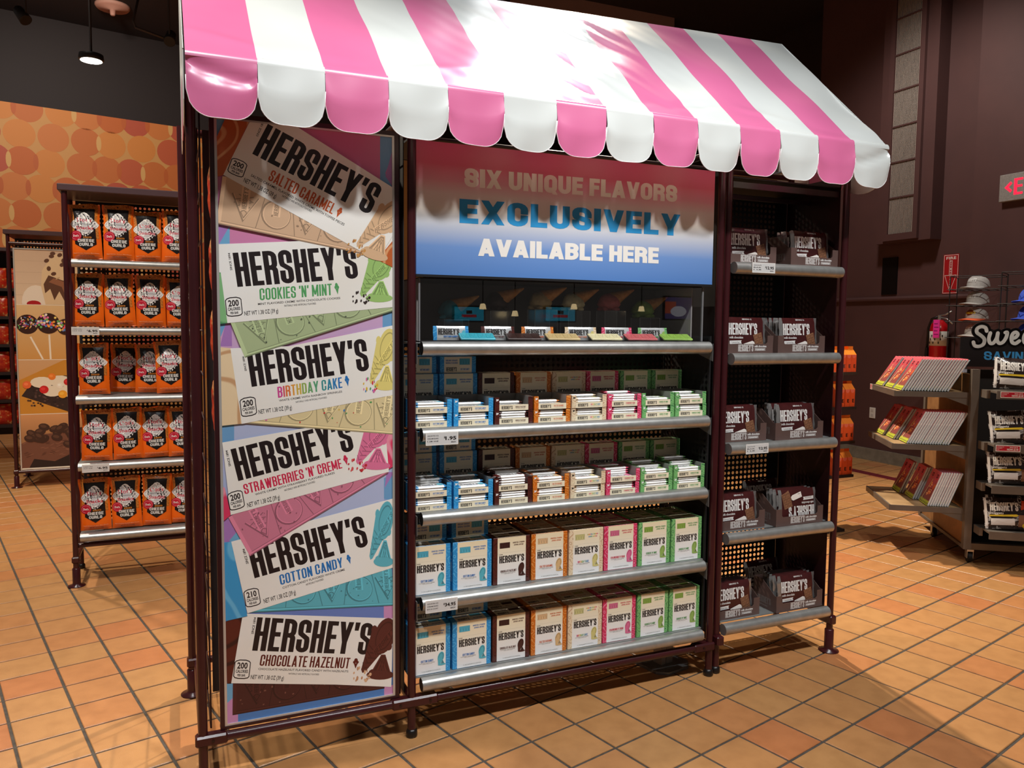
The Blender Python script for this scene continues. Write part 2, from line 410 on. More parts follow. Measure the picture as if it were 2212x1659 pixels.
# ================================================================ the setting
ANG = R(75.5466); CA, SA = math.cos(ANG), math.sin(ANG); TB = (-2.37198, -4.54977); TL = 0.2096
def tile_xy(u, v):
    a, b = (u - TB[0]) * TL, (v - TB[1]) * TL
    return a * CA + b * SA, -a * SA + b * CA
def tile_material():
    t = NT('quarry_tile', 0.34, 0.0, 0.5)
    ge = t.n('ShaderNodeNewGeometry'); mp = t.n('ShaderNodeMapping'); mp.vector_type = 'POINT'
    mp.inputs['Rotation'].default_value = (0, 0, ANG); mp.inputs['Scale'].default_value = (1 / TL, 1 / TL, 0.0)
    # mapping scales first and rotates after: (x, y) / T turned by ANG gives u, v from the kiosk foot
    mp.inputs['Location'].default_value = (TB[0], TB[1], 0.5)
    t.l(ge, 'Position', mp, 'Vector')
    fl = t.n('ShaderNodeVectorMath', operation='FLOOR'); t.l(mp, 'Vector', fl, 0)
    wn = t.n('ShaderNodeTexWhiteNoise'); wn.noise_dimensions = '2D'; t.l(fl, 'Vector', wn, 'Vector')
    r = t.ramp([(0.0, (184, 135, 85)), (0.45, (185, 133, 83)), (0.78, (186, 130, 81)), (0.92, (187, 124, 77)), (1.0, (186, 118, 73))])
    t.l(wn, 'Value', r, 'Fac')
    nz = t.n('ShaderNodeTexNoise'); nz.inputs['Scale'].default_value = 14.0; nz.inputs['Detail'].default_value = 4; t.l(ge, 'Position', nz, 'Vector')
    r2 = t.ramp([(0.3, (232, 228, 224)), (0.6, (255, 255, 255))]); t.l(nz, 'Fac', r2, 'Fac')
    mx = t.n('ShaderNodeMix', data_type='RGBA', blend_type='MULTIPLY'); mx.inputs[0].default_value = 0.7
    t.t.links.new(r.outputs['Color'], mx.inputs[6]); t.t.links.new(r2.outputs['Color'], mx.inputs[7])
    t.t.links.new(mx.outputs[2], t.b.inputs['Base Color'])
    n2 = t.n('ShaderNodeTexNoise'); n2.inputs['Scale'].default_value = 260; n2.inputs['Detail'].default_value = 2; t.l(ge, 'Position', n2, 'Vector')
    t.bump(n2, 'Fac', 0.22, 0.002)
    return t.m
TILE = tile_material()
GROUT = noise_mat('grout', [(0.3, (62, 56, 50)), (0.7, (82, 74, 65))], 40, rough=0.9)
floor = MB().box((-4.6, -7.2, -0.06), (7.6, 12.2, -0.004), GROUT).obj('floor', kind='structure', label='orange brown square tile floor with dark grout')
tb = MB(); hw = TL / 2 - 0.0052; b_ = 0.0022
_v = [(-hw, -hw, -.0045), (hw, -hw, -.0045), (hw, hw, -.0045), (-hw, hw, -.0045), (-hw, -hw, -b_), (hw, -hw, -b_), (hw, hw, -b_), (-hw, hw, -b_),
      (-hw + b_, -hw + b_, 0), (hw - b_, -hw + b_, 0), (hw - b_, hw - b_, 0), (-hw + b_, hw - b_, 0)]
_fq = [(0, 1, 5, 4), (1, 2, 6, 5), (2, 3, 7, 6), (3, 0, 4, 7), (4, 5, 9, 8), (5, 6, 10, 9), (6, 7, 11, 10), (7, 4, 8, 11), (8, 9, 10, 11)]
tb.add(_v, _fq, TILE); tile_me = tb.mesh('tile')
spots_ = []
for i in range(-70, 40):
    for j in range(-50, 60):
        x, y = tile_xy(i + .5, j + .5)
        if -4.4 < x < 7.4 and -3.2 < y < 12.0:
            d = Vector((x, y, 0)) - CAM; dep = d.dot(_f)
            vis = dep > .5 and abs(d.dot(_r) / dep) < .70 and -.56 < d.dot(_u) / dep < .2
            spots_.append((0 if vis else 1, d.length, x, y))
spots_.sort(); TR = R(90) - ANG; fld = MB(); Mz = Matrix.Rotation(TR, 4, 'Z')
for k, (hid, dist, x, y) in enumerate(spots_):
    if k < 295: mkobj('tile', tile_me, floor, (x, y, 0), (0, 0, TR))
    else: fld.add([Matrix.Translation((x, y, 0)) @ Mz @ Vector(v) for v in _v], _fq[4:] if dist > 6 else _fq, TILE)
fld.obj('tile_field', floor, kind='stuff')
MB().box((5.70, 0.4, -.002), (5.83, 9.0, .0015), mat((96, 22, 34), .35)).obj('trim_1', kind='structure', label='dark red border strip in the tile floor along the wall')

WALLB = noise_mat('brown_wall_paint', [(0.2, (78, 51, 50)), (0.8, (86, 56, 54))], 3, rough=0.62, bump=0.05, dist=.002)
WALLD = mat((42, 30, 28), .7)
CEIL = noise_mat('dark_ceiling_paint', [(0.2, (40, 31, 31)), (0.8, (46, 35, 34))], 2, rough=0.8)
RX = 6.45
MB().box((RX, 2.61, 0), (RX + .25, 4.76, 5.6), WALLB).obj('wall_right', kind='structure', label='dark brown painted wall with a chair rail')
MB().box((RX - .13, -3.2, 0), (RX + .25, 2.61, 5.6), WALLB).obj('wall_right_pilaster', kind='structure', label='dark brown wall section standing forward beside the exit sign')
MB().box((RX + .75, 4.76, 0), (RX + 1.0, 12.1, 5.6), WALLD).obj('wall_right_recess', kind='structure')  # same paint as the right wall; its lack of light is painted darker
MB().box((-4.6, -7.2, 5.6), (7.6, 12.2, 5.7), CEIL).obj('ceiling', kind='structure', label='dark brown ceiling')
MB().box((-4.6, 12.1, 0), (7.6, 12.2, 5.6), WALLD).obj('wall_back', kind='structure')
MB().box((3.2, 6.4, 5.0), (5.46, 6.7, 5.6), mat((150, 116, 106), .7)).obj('lit_ceiling_patch', kind='structure', label='pale brown box standing in for the lit patch of ceiling behind the awning')  # paler colour puts the light on the ceiling into this box
# chair rail and stone base along the right wall
rl = MB(); rl.prism([(0, 0), (.03, .01), (.034, .03), (.022, .05), (0, .055)], WALLB, (RX, 2.61, 1.785), (-1, 0, 0), (0, 0, 1), (0, 1, 0), 0, 2.15)
rl.obj('trim_3', kind='structure', label='brown chair rail moulding on the dark brown wall')
BASE = noise_mat('stone_base', [(0.3, (118, 112, 100)), (0.7, (140, 134, 120))], 14, rough=.5)
MB().box((RX - .02, 2.5, 0), (RX, 4.76, .135), BASE).obj('baseboard_right', kind='structure', label='grey stone baseboard')

# mural wall with rows of overlapping orange circles
MD = Vector((0.977, 0.212, 0)).normalized(); MO = Vector((-2.825, 9.839, 0)); MN = Vector((MD.y, -MD.x, 0))
mw = MB(); MURB = mat((222, 158, 88), .6)
Om = MO - MD * 3.2
mw.prism([(0, 0), (9.6, 0), (9.6, 5.6), (0, 5.6)], WALLD, Om, MD, (0, 0, 1), MN, -.2, -.004)
wall_mural = mw.obj('wall_far', kind='structure', label='far wall, dark brown above an orange circle mural')
MB().prism([(0, 0), (9.6, 0), (9.6, 4.4), (0, 4.4)], MURB, Om, MD, (0, 0, 1), MN, -.004, .002).obj('mural_ground', wall_mural)
mc = [mat(c, .6) for c in ((214, 116, 52), (222, 128, 60), (206, 96, 56), (228, 140, 62), (212, 108, 44), (200, 88, 58))]
ov = [mat(c, .6) for c in ((206, 102, 44), (232, 176, 104))]
rr = random.Random(3); cm = MB(); cv = Canvas(cm, Om, MD, (0, 0, 1), MN, step=.00025); cv.h = .0025
rad = .19; row = 0; z = 4.36
while z > .8:
    x = 2.45 + (.16 if row % 2 else 0) + rr.uniform(0, .1); prev = None
    while x < 7.2:
        st = .315 if rr.random() < .72 else .40; x += st
        cv.h = .0025 + .0004 * (int(x * 31) % 6); cv.box = (0, 0, 9.6, 4.4); cv.polys([ell(x, z, rad, rad, 28)], mc[rr.randrange(6)])
        if prev and st < .35:
            cv.h = .0052; cv.polys([ell(x - st / 2, z, rad - st / 2, math.sqrt(rad ** 2 - (st / 2) ** 2), 14)], ov[1 if rr.random() < .35 else 0])
        prev = x
    z -= .355; row += 1
cm.obj('mural_circles', wall_mural)

# ceiling fittings
CHAR = mat((38, 34, 34), .5); LIT = mat((255, 244, 225), .5, emit=9)
t = thing('pendant_light', 'round black pendant downlight on a thin rod below the dark ceiling', 'ceiling light', (-1.461, 6.36, 4.07))
MB().cyl((0, 0, .05), (0, 0, 1.4), .012, mat((60, 52, 50), .5), 8).obj('rod', t)
MB().lathe([(.10, 0), (.115, .01), (.11, .06), (.03, .07)], CHAR, 20).obj('housing', t)
MB().lathe([(.098, -.004), (.098, .001)], LIT, 20).obj('lens', t)
t = thing('smoke_detector', 'small round pale smoke detector on the dark ceiling', 'smoke detector', (-1.412, 9.11, 5.6))
MB().lathe([(.02, -.13), (.03, -.12), (.035, -.06), (.19, -.045), (.21, -.02), (.21, 0)], mat((205, 150, 130), .6), 20).obj('cover', t)
def track_head(label, loc, aim, group=None):
    t = thing('track_light', label, 'ceiling light', loc)
    d = (Vector(aim) - Vector(loc)).normalized(); q = d.to_track_quat('Z', 'Y').to_matrix().to_4x4()
    MB().lathe([(.03, -.16), (.045, -.14), (.055, 0), (.05, 0)], CHAR, 16, q).obj('housing', t)
    MB().lathe([(.046, -.012), (.046, -.008)], LIT, 16, q).obj('lens', t)
    MB().cyl((0, 0, 0.02), (0, 0, 5.6 - loc[2]), .01, mat((70, 60, 56), .5), 6).obj('stem', t)
    return t
t = track_head('bright track spotlight beside the awning edge on a bent dark arm', (-.743, 6.0, 4.245), (-.95, 4.9, 3.0))
mb = MB(); mb.tube([(-.02, 0, .02), (-.30, .03, .1), (-.32, .03, .16), (-.25, .2, .55)], .012, mat((70, 60, 56), .5)); mb.obj('arm', t)
track_head('track spotlight in the far upper corner seen from the side', (-1.959, 6.0, 4.256), (-1.4, 5.5, 3.4))

# tall speaker-like grille column, wall plates, signs and extinguisher on the right wall
GX = RX
t = thing('grille_column', 'tall brown framed wall grille with vertical wires above the chair rail', 'wall grille', (GX, 3.37, 2.40))
BRN = WALLB
DKG = mat((20, 16, 16), .7); WIRE = mat((206, 190, 178), .45, .2)
mb = MB()
y0, y1, h = -.335, .335, 3.1
mb.prism([(y0, 0), (y1, 0), (y1, h), (y0, h)], BRN, (0, 0, 0), (0, 1, 0), (0, 0, 1), (-1, 0, 0), -.01, .16); mb.obj('box_panel', t)
mb = MB()
for a, b, c, d in ((-.20, .02, .22, .09), (-.20, h - .06, .22, h - .02), (-.20, .09, -.145, h - .06), (.165, .09, .22, h - .06)): mb.box((-.195, a, b), (-.16, c, d), BRN)
mb.obj('grille_frame', t)
MB().box((-.163, -.145, .09), (-.159, .165, h - .06), DKG).obj('grille_backing', t)
for k in range(1, 8): MB().box((-.186, -.145, .09 + k * .37), (-.165, .165, .105 + k * .37), BRN).obj('crossbar', t)
mb = MB()
for k in range(19): mb.box((-.176, -.14 + k * .0165, .09), (-.170, -.1355 + k * .0165, h - .06), WIRE)
mb.obj('grille_wires', t, kind='stuff')
MB().box((RX - .012, 3.54, 1.86), (RX, 3.735, 2.262), mat((7, 7, 8), .5, spec=.2)).obj('wall_panel', label='narrow glossy black panel on the brown wall above the rail', cat='panel')
so = thing('wall_outlet', 'small white outlet plate low on the brown wall', 'outlet', (RX, 3.79, .54))
MB().rbox((-.008, -.04, -.06), (0, .04, .06), .003, mat((225, 220, 212), .4)).obj('cover_plate', so)
mb = MB(); mb.box((-.0095, -.017, .012), (-.008, .017, .042), mat((200, 196, 190), .4)); mb.box((-.0095, -.017, -.042), (-.008, .017, -.012), mat((200, 196, 190), .4)); mb.obj('socket', so)
RED = mat((176, 22, 34), .35); WHT = mat((238, 236, 230), .45); BLK = mat((18, 16, 16), .4)
t = thing('fire_sign', 'vertical red fire extinguisher sign with a white arrow on brown wall', 'sign', (RX, 2.905, 1.845))
MB().box((-.006, -.085, 0), (0, .085, .395), RED).obj('panel', t)
mb = MB(); cv = Canvas(mb, (-.0062, .085, 0), (0, -1, 0), (0, 0, 1), (-1, 0, 0))
for a in ((.006, .006, .164, .010), (.006, .385, .164, .389), (.006, .006, .010, .389), (.160, .006, .164, .389)): cv.rect(*a, WHT)
cv.line(small('FIRE', .02), WHT, .03, .345, .028, .11)
for a, c in enumerate('EXTINGUISHER'): cv.line(small(c, .02), WHT, .078, .318 - a * .0262, .019, .014)
cv.stroke([(.022, .185), (.148, .185), (.085, .02)], .0022, WHT, True); cv.stroke([(.070, .185), (.070, .335)], .0018, WHT); cv.stroke([(.10, .185), (.10, .335)], .0018, WHT)
mb.obj('lettering', t)
t = thing('exit_sign', 'grey metal exit sign with lit red letters on the brown wall', 'exit sign', (RX - .13, 2.02, 2.66))
ST = noise_mat('brushed_steel', [(0.3, (150, 146, 142)), (0.7, (172, 168, 164))], 90, rough=.45, metal=.3)
MB().rbox((-.05, -.26, 0), (0, .30, .245), .004, ST).obj('housing', t)
LR = mat((255, 24, 50), .5, emit=2.2)
mb = MB(); cv = Canvas(mb, (-.051, .26, .05), (0, -1, 0), (0, 0, 1), (-1, 0, 0))
cv.stroke([(.075, .035), (.03, .075), (.075, .115)], .012, LR)
cv.line(block('EXIT', .5, .15, .13, .10), LR, .10, 0, .145, .36)
mb.obj('lit_lettering', t, label='glowing red letters EXIT with an arrow')
t = thing('fire_extinguisher', 'red fire extinguisher with a pink tag hung on the brown wall', 'fire extinguisher', (RX - .11, 2.92, 1.08))
FR = mat((190, 16, 26), .25); ALU = mat((190, 188, 184), .3, .8)
MB().lathe([(.075, 0), (.085, .015), (.085, .40), (.075, .455), (.04, .495), (.03, .50)], FR, 24).obj('cylinder', t)
MB().lathe([(.0856, .24), (.0856, .385)], mat((225, 222, 212), .4), 24).obj('instruction_label', t, label='white printed band round the cylinder')
mb = MB()
for k in range(9):
    a = R(150 + k * 11); mb.box((math.cos(a) * .0865 - .003, math.sin(a) * .0865 - .004, .26 + (k % 3) * .035), (math.cos(a) * .0865 + .003, math.sin(a) * .0865 + .004, .28 + (k % 3) * .035), BLK)
mb.obj('label_print', t)
MB().box((-.088, -.03, .08), (-.0835, .03, .12), WHT, Matrix.Rotation(R(18), 4, 'Z')).obj('emblem_plate', t)
mb = MB(); mb.cyl((0, 0, .5), (0, 0, .545), .02, ALU, 12); mb.tube([(0, .02, .54), (0, -.06, .55), (0, -.13, .585)], .009, ALU); mb.tube([(0, .0, .525), (0, -.08, .51), (0, -.15, .46)], .009, ALU); mb.obj('valve', t, label='silver valve with squeeze handles')
mb = MB(); mb.tube([(0, .02, .53), (0, .09, .51), (0, .125, .42), (0, .13, .22)], .012, BLK); mb.cyl((0, .13, .22), (0, .13, .07), .017, BLK, 10, .022); mb.obj('hose', t, label='black hose and nozzle')
mb = MB(); mb.box((-.094, -.075, .32), (-.091, -.005, .50), mat((255, 60, 175), .5)); cv = Canvas(mb, (-.0942, -.005, .32), (0, -1, 0), (0, 0, 1), (-1, 0, 0))
for k in range(4): cv.rect(.01, .03 + k * .035, .06 - .01 * (k % 2), .04 + k * .035, mat((150, 30, 110), .5))
mb.obj('inspection_tag', t, label='bright pink inspection tag')
MB().box((.085, -.02, .2), (.112, .02, .34), BLK).obj('wall_bracket', t)

# ================================================================ the striped kiosk
MAR = noise_mat('maroon_enamel', [(0.3, (56, 18, 22)), (0.7, (64, 22, 26))], 6, rough=.28)
MARD = mat((40, 14, 17), .35)
SILV = noise_mat('silver_tube', [(0.3, (172, 172, 168)), (0.7, (190, 190, 186))], 30, rough=.38, metal=.75)
STEEL = mat((120, 122, 122), .4, .6)
BLACKM = mat((14, 12, 13), .6)
RUB = mat((20, 16, 15), .35)

def post(parent, x, y, z1, foot='glide'):
    MB().cyl((x, y, .02), (x, y, z1), .0148, MAR, 16).obj('post', parent)
    if foot == 'glide': MB().lathe([(.019, 0), (.021, .006), (.020, .022), (.0148, .03)], RUB, 16, Matrix.Translation((x, y, 0))).obj('foot', parent)
    else: MB().lathe([(.045, 0), (.045, .004), (.022, .009), (.0205, .02), (.0205, .10), (.017, .104)], MAR, 20, Matrix.Translation((x, y, 0))).obj('foot', parent)
def clamp(parent, x, y, z, dx0, dx1, ax='x'):
    mb = MB()
    if ax == 'x': mb.rbox((x - dx0, y - .020, z - .018), (x + dx1, y + .020, z + .018), .006, MAR)
    else: mb.rbox((x - .018, y - dx0, z - .021), (x + .018, y + dx1, z + .021), .006, MAR)
    mb.obj('clamp', parent)
    if ax == 'x':
        sb = MB()
        for q in ((-dx0 + .03, dx1 - .03) if dx0 > .05 and dx1 > .05 else ((dx1 - .045,) if dx1 > dx0 else (-dx0 + .045,))):
            sb.cyl((x + q, y - .0225, z), (x + q, y - .019, z), .005, mat((30, 10, 12), .3), 10)
        sb.obj('screw', parent)
def perf(parent, O, U, V, N, nu, nv, pitch, r, mt, edge=0.01, name='perforated_panel', skip=None):
    """steel sheet with punched round holes"""
    O, U, V, N = Vector(O), Vector(U), Vector(V), Vector(N); vs = []; fs = []
    h = pitch / 2; rim = [(h, 0), (h, h), (0, h), (-h, h), (-h, 0), (-h, -h), (0, -h), (h, -h)]
    hole = [(r * math.cos(k * math.pi / 4), r * math.sin(k * math.pi / 4)) for k in range(8)]
    for i in range(nu):
        for j in range(nv):
            cx, cy = (i + .5) * pitch, (j + .5) * pitch; b = len(vs)
            for p in rim + hole: vs.append(O + U * (cx + p[0]) + V * (cy + p[1]))
            for k in range(8): fs.append((b + k, b + (k + 1) % 8, b + 8 + (k + 1) % 8, b + 8 + k))
    mb = MB(); mb.add(vs, fs, mt)
    w, h2 = nu * pitch, nv * pitch; e = edge
    for a, b2, c, d in ((-e, -e, w + e, 0), (-e, h2, w + e, h2 + e), (-e, 0, 0, h2), (w, 0, w + e, h2)):
        mb.prism([(a, b2), (c, b2), (c, d), (a, d)], mt, O, U, V, N, -.004, .004)
    return mb.obj(name, parent)
def wiregrid(parent, O, U, V, w, h, su, sv, r=.0024, name='wire_grid'):
    O, U, V = Vector(O), Vector(U), Vector(V); mb = MB()
    k = 0
    while k <= w + 1e-6: mb.cyl(O + U * k, O + U * k + V * h, r, MARD, 5, caps=False); k += su
    k = 0
    while k <= h + 1e-6: mb.cyl(O + V * k, O + V * k + U * w, r, MARD, 5, caps=False); k += sv
    mb.obj(name, parent)

rack = thing('display_rack', 'dark maroon tube display rack holding the poster and the middle shelves under the striped awning', 'display rack')
TOPZ = 2.222
for x, y, ft in ((-.698, 0, 'glide'), (0, 0, 'glide'), (1.307, 0, 'glide'), (-.718, .646, 'disc'), (0, .646, 'glide'), (1.307, .36, 'glide')): post(rack, x, y, TOPZ, ft)
for a, b, y in ((-.698, 0, 0), (0, 1.307, 0)): MB().cyl((a, y, .131), (b, y, .131), .0155, MAR, 16).obj('bottom_rail', rack)
for a, b, y, z in ((-.698, 1.307, 0, 2.2), (-.718, 0, .646, 2.2), (-.718, 0, .646, .131), (0, 1.307, .36, 2.2), (0, 1.307, .36, .131)): MB().cyl((a, y, z), (b, y, z), .0145, MAR, 12).obj('rail', rack)
for x, y0, y1 in ((-.698, 0, .646), (0, 0, .646), (1.307, 0, .36)):
    for z in (.131, 2.2): MB().cyl((x, y0, z), (x, y1, z), .0145, MAR, 12).obj('side_rail', rack)
clamp(rack, -.698, 0, .131, .024, .075); clamp(rack, 0, 0, .131, .075, .095); clamp(rack, 1.307, 0, .131, .085, .019)
clamp(rack, -.718, .646, .131, .02, .06)
# left bay inside: wire grids behind and beside the poster
wiregrid(rack, (-.672, .035, .15), (0, 1, 0), (0, 0, 1), .58, 2.0, .29, .145, .003)
wiregrid(rack, (-.034, .035, .15), (0, 1, 0), (0, 0, 1), .58, 2.0, .116, .145, .003)
MB().box((-.655, .30, .15), (-.02, .31, 2.14), mat((46, 40, 40), .6)).obj('divider_panel', rack)
MB().box((-.645, .024, .150), (-.05, .034, .158), MARD).obj('panel_ledge', rack)
# middle bay: punched back and side sheets
perf(rack, (.02, .36, .15), (1, 0, 0), (0, 0, 1), (0, -1, 0), 53, 52, .024, .0075, BLACKM, name='back_panel')
perf(rack, (1.281, .022, .21), (0, 1, 0), (0, 0, 1), (-1, 0, 0), 13, 50, .0245, .0075, BLACKM, name='side_panel')
MB().box((-.024, .022, .16), (-.021, .34, 2.14), BLACKM).obj('left_liner', rack)
MB().box((.0, .0, 2.118), (1.30, .36, 2.125), BLACKM).obj('top_liner', rack)
# grey bolted strips seen beside the middle post
for z in (.36, .62, .93, 1.24, 1.54): MB().box((-.046, .05, z), (-.026, .056, z + .10), STEEL).obj('hook_strip', rack)
SH = [('display shelf', 1.398), ('upper tray shelf', 1.094), ('lower tray shelf', .792), ('upper carton shelf', .484), ('bottom shelf', .186)]
SHT = []
for nm, z in SH:
    top = z + .0215; SHT.append(top)
    s = MB().box((.0, .016, top - .004), (1.276, .345, top), mat((150, 152, 150), .45, .5)).obj('shelf', rack)
    tb_ = MB(); tb_.cyl((.034, -.004, z), (1.258, -.004, z), .0245, SILV, 24, caps=False); tb_.cyl((.034, -.004, z), (1.2585, -.004, z), .0225, BLACKM, 16)
    tb_.cyl((1.2575, -.004, z), (1.2605, -.004, z), .0235, SILV, 24); tb_.obj('front_tube', s)
    for sx in (.012, 1.2655):
        if z > .2:
            br = MB(); br.prism([(-.022, -.055), (.07, -.03), (.075, .016), (-.022, .016)], STEEL, (sx, 0, z), (0, 1, 0), (0, 0, 1), (1, 0, 0), 0, .003); br.obj('bracket', s)
rack2 = thing('display_rack', 'dark maroon narrow display rack with five shelves of chocolate at the awning end', 'display rack')
for x, y, ft in ((1.352, .012, 'glide'), (1.985, 0, 'disc'), (1.352, .36, 'glide'), (1.99, .35, 'glide')): post(rack2, x, y, TOPZ, ft)
for y in (0.0, .355): MB().cyl((1.352, y, 2.2), (1.985, y, 2.2), .0145, MAR, 12).obj('rail', rack2)
for x in (1.352, 1.987):
    MB().cyl((x, 0, .165), (x, .35, .165), .0145, MAR, 12).obj('side_rail', rack2)
    clamp(rack2, x, .0, .148, .024, .075, 'y')
perf(rack2, (1.388, .352, .21), (1, 0, 0), (0, 0, 1), (0, -1, 0), 21, 77, .0245, .0078, BLACKM, name='back_panel')
MB().box((1.903, .35, .2), (1.97, .356, 2.15), BLACKM).obj('back_strip', rack2)
MB().box((1.966, .02, .175), (1.970, .345, 2.15), MARD).obj('side_panel', rack2)
MB().box((1.3245, .05, .175), (1.327, .345, 2.15), BLACKM).obj('side_panel', rack2)
mb = MB(); mb.box((1.37, .02, 2.10), (1.97, .34, 2.105), BLACKM); mb.box((1.38, .02, 2.06), (1.96, .034, 2.085), MARD); mb.box((1.38, .20, 2.05), (1.96, .214, 2.068), MARD); mb.obj('top_liner', rack2)
SR = [1.729, 1.350, .970, .585, .190]; SRT = []
for z in SR:
    top = z + .0215; SRT.append(top)
    s = MB().box((1.328, .028, top - .004), (1.964, .345, top), mat((150, 152, 150), .45, .5)).obj('shelf', rack2)
    tb_ = MB(); tb_.cyl((1.374, -.004, z), (1.962, -.004, z), .0245, SILV, 24); tb_.obj('front_tube', s)
ped = thing('pedestal_leg', 'grey steel support column with a flat base plate under the bottom shelf', 'support leg', (1.19, .16, 0), (0, 0, R(12)))
mb = MB(); mb.prism([(-.10, -.05), (-.06, -.09), (.06, -.09), (.10, -.05), (.10, .09), (-.10, .09)], STEEL, (0, 0, 0), (1, 0, 0), (0, 1, 0), (0, 0, 1), 0, .012); mb.obj('base_plate', ped)
mb = MB(); mb.box((-.034, -.02, .012), (-.008, .03, .158), mat((150, 140, 130), .4, .4)); mb.box((-.005, -.02, .012), (.034, .03, .158), mat((150, 140, 130), .4, .4)); mb.cyl((.012, -.0215, .06), (.012, -.019, .06), .006, BLACKM, 10); mb.obj('column', ped)

# ---------------------------------------------------------------- the awning
aw = thing('striped_awning', 'pink and white striped vinyl awning with scalloped front edge', 'awning')
PINK = noise_mat('pink_vinyl', [(0.3, (232, 116, 166)), (0.7, (238, 124, 172))], 3, rough=.34)
WHIT = noise_mat('white_vinyl', [(0.3, (226, 230, 226)), (0.7, (234, 238, 234))], 3, rough=.34)
for _m2 in (PINK, WHIT):
    _b2 = _m2.node_tree.nodes['Principled BSDF']; _b2.inputs['Coat Weight'].default_value = 1.0; _b2.inputs['Coat Roughness'].default_value = .27; _b2.inputs['Coat IOR'].default_value = 1.75
EDGE = mat((246, 240, 240), .35)
AX0, AX1, AF, AZ, AB, AZB = -.712, 2.036, -.150, 2.263, .50, 2.885
NS = 14; SW = (AX1 - AX0) / NS
def aw_pt(x, s):
    """s 0..1 up the slope, slightly puckered cloth"""
    y = AF + (AB - AF) * s; z = AZ + (AZB - .03 * (AX1 - x) - AZ) * s
    edge = min(1.0, s * 9) * min(1.0, (1 - s) * 9 + .15)
    p = .0045 * math.sin(x * 5.1 + s * 3) * math.sin(s * 7 + x * 2.3) + .0035 * math.sin((x - s * .7) * 13) * math.exp(-((s - .35) / .3) ** 2)
    hx = math.exp(-((x - .55) / .55) ** 2); p += hx * (.0018 * math.sin(x * 31 + s * 9) * math.sin(s * 17 - x * 6) + .0010 * math.sin((x * 1.6 + s) * 38))
    q = .004 * math.exp(-((s - .10 - .06 * math.sin(x * 6)) / .03) ** 2) * math.sin(x * 9 + 1)
    n = Vector((0, -.694, .72)) * (p + q) * edge
    rx = .018
    return Vector((x, y, z)) + n
for k in range(NS):
    x0 = AX0 + SW * k; x1 = x0 + SW; mt = PINK if k % 2 == 0 else WHIT
    mb = MB(); NXs, NSs = 12, 48; vs = []
    for j in range(NSs + 1):
        s = (j / NSs) ** 1.3
        for i in range(NXs + 1): vs.append(aw_pt(x0 + (x1 - x0) * i / NXs, s))
    # rounded fold, then the hanging scallop
    rows = [vs]
    W1 = NXs + 1
    fs = [(j * W1 + i, j * W1 + i + 1, (j + 1) * W1 + i + 1, (j + 1) * W1 + i) for j in range(NSs) for i in range(NXs)]
    mb.add(vs, fs, mt, True)
    NXv = 18; vs = []; fs = []; NV = 10
    xc = (x0 + x1) / 2; hw_ = SW / 2 - .0006
    for j in range(NV + 1):
        tt = j / NV
        for i in range(NXv + 1):
            a = -1 + 2 * i / NXv; a = math.copysign(abs(a) ** .8, a); fx = abs(a)
            zb = 2.072 + (0 if fx < .25 else .074 * (1 - math.sqrt(max(0, 1 - ((fx - .25) / .75) ** 2.2))))
            zt = AZ - .024; z = zt + (zb - zt) * tt
            b = .004 * math.sin(xc * 7 + a * 2 + tt * 4) * tt + .003 * math.sin(a * 5 + xc * 3) * tt
            if k == 0: b += .012 * math.exp(-((tt - .12 - .28 * (a + 1) * .5) / .10) ** 2) * (1 if a < .9 else .6)
            if k == NS - 1: b += .009 * math.exp(-((tt - .10 - .4 * (1 - a) * .5) / .10) ** 2)
            vs.append(Vector((xc + a * hw_, AF - .020 - .006 * (1 - abs(2 * tt - 1)) + b, z)))
    W2 = NXv + 1
    fs = [(j * W2 + i, (j + 1) * W2 + i, (j + 1) * W2 + i + 1, j * W2 + i + 1) for j in range(NV) for i in range(NXv)]
    mb.add(vs, fs, mt, True)
    # the rounded bend between slope and scallop
    bv = []; NB = 6
    for j in range(NB + 1):
        t_ = j / NB; A_ = Vector((0, AF, AZ)); C_ = Vector((0, AF - .020, AZ - .024)); Bc = Vector((0, AF - .0205, AZ - .0015))
        P_ = A_ * (1 - t_) ** 2 + Bc * 2 * t_ * (1 - t_) + C_ * t_ * t_
        for i in range(NXs + 1): bv.append(Vector((x0 + (x1 - x0) * i / NXs, P_.y, P_.z)))
    mb.add(bv, [(j * W1 + i, (j + 1) * W1 + i, (j + 1) * W1 + i + 1, j * W1 + i + 1) for j in range(NB) for i in range(NXs)], mt, True)
    # pale piping round the scallop
    pts = [vs[NV * W2 + i] for i in range(W2)]; pts = [vs[(NV - 4) * W2]] + pts + [vs[(NV - 4) * W2 + NXv]]
    o = mb.obj('stripe', aw, label='pink vinyl stripe' if k % 2 == 0 else 'white vinyl stripe')
    MB().tube(pts, .0013, EDGE, 5).obj('piping', o)
for sx, sg in ((AX0 - .005, -1), (AX1 - .001, 1)):
    mb = MB(); mb.prism([(AF, AZ), (AB, AZ), (AB, AZB - .03 * (AX1 - sx))], WHIT, (sx, 0, 0), (0, 1, 0), (0, 0, 1), (1, 0, 0), -.001, .001); mb.obj('side_panel', aw)
    for j in range(3):
        ya = AF + .003 + (AB - AF) / 3 * j; yb = AF - .003 + (AB - AF) / 3 * (j + 1); m_ = (ya + yb) / 2; h_ = (yb - ya) / 2
        ol = [(ya, AZ), (ya, 2.14)] + ell(m_, 2.14, h_, .068, 13, 180, 360)[1:-1] + [(yb, 2.14), (yb, AZ)]
        MB().prism(ol, WHIT if j != 1 else PINK, (sx, 0, 0), (0, 1, 0), (0, 0, 1), (1, 0, 0), -.001, .001).obj('side_scallop', aw)
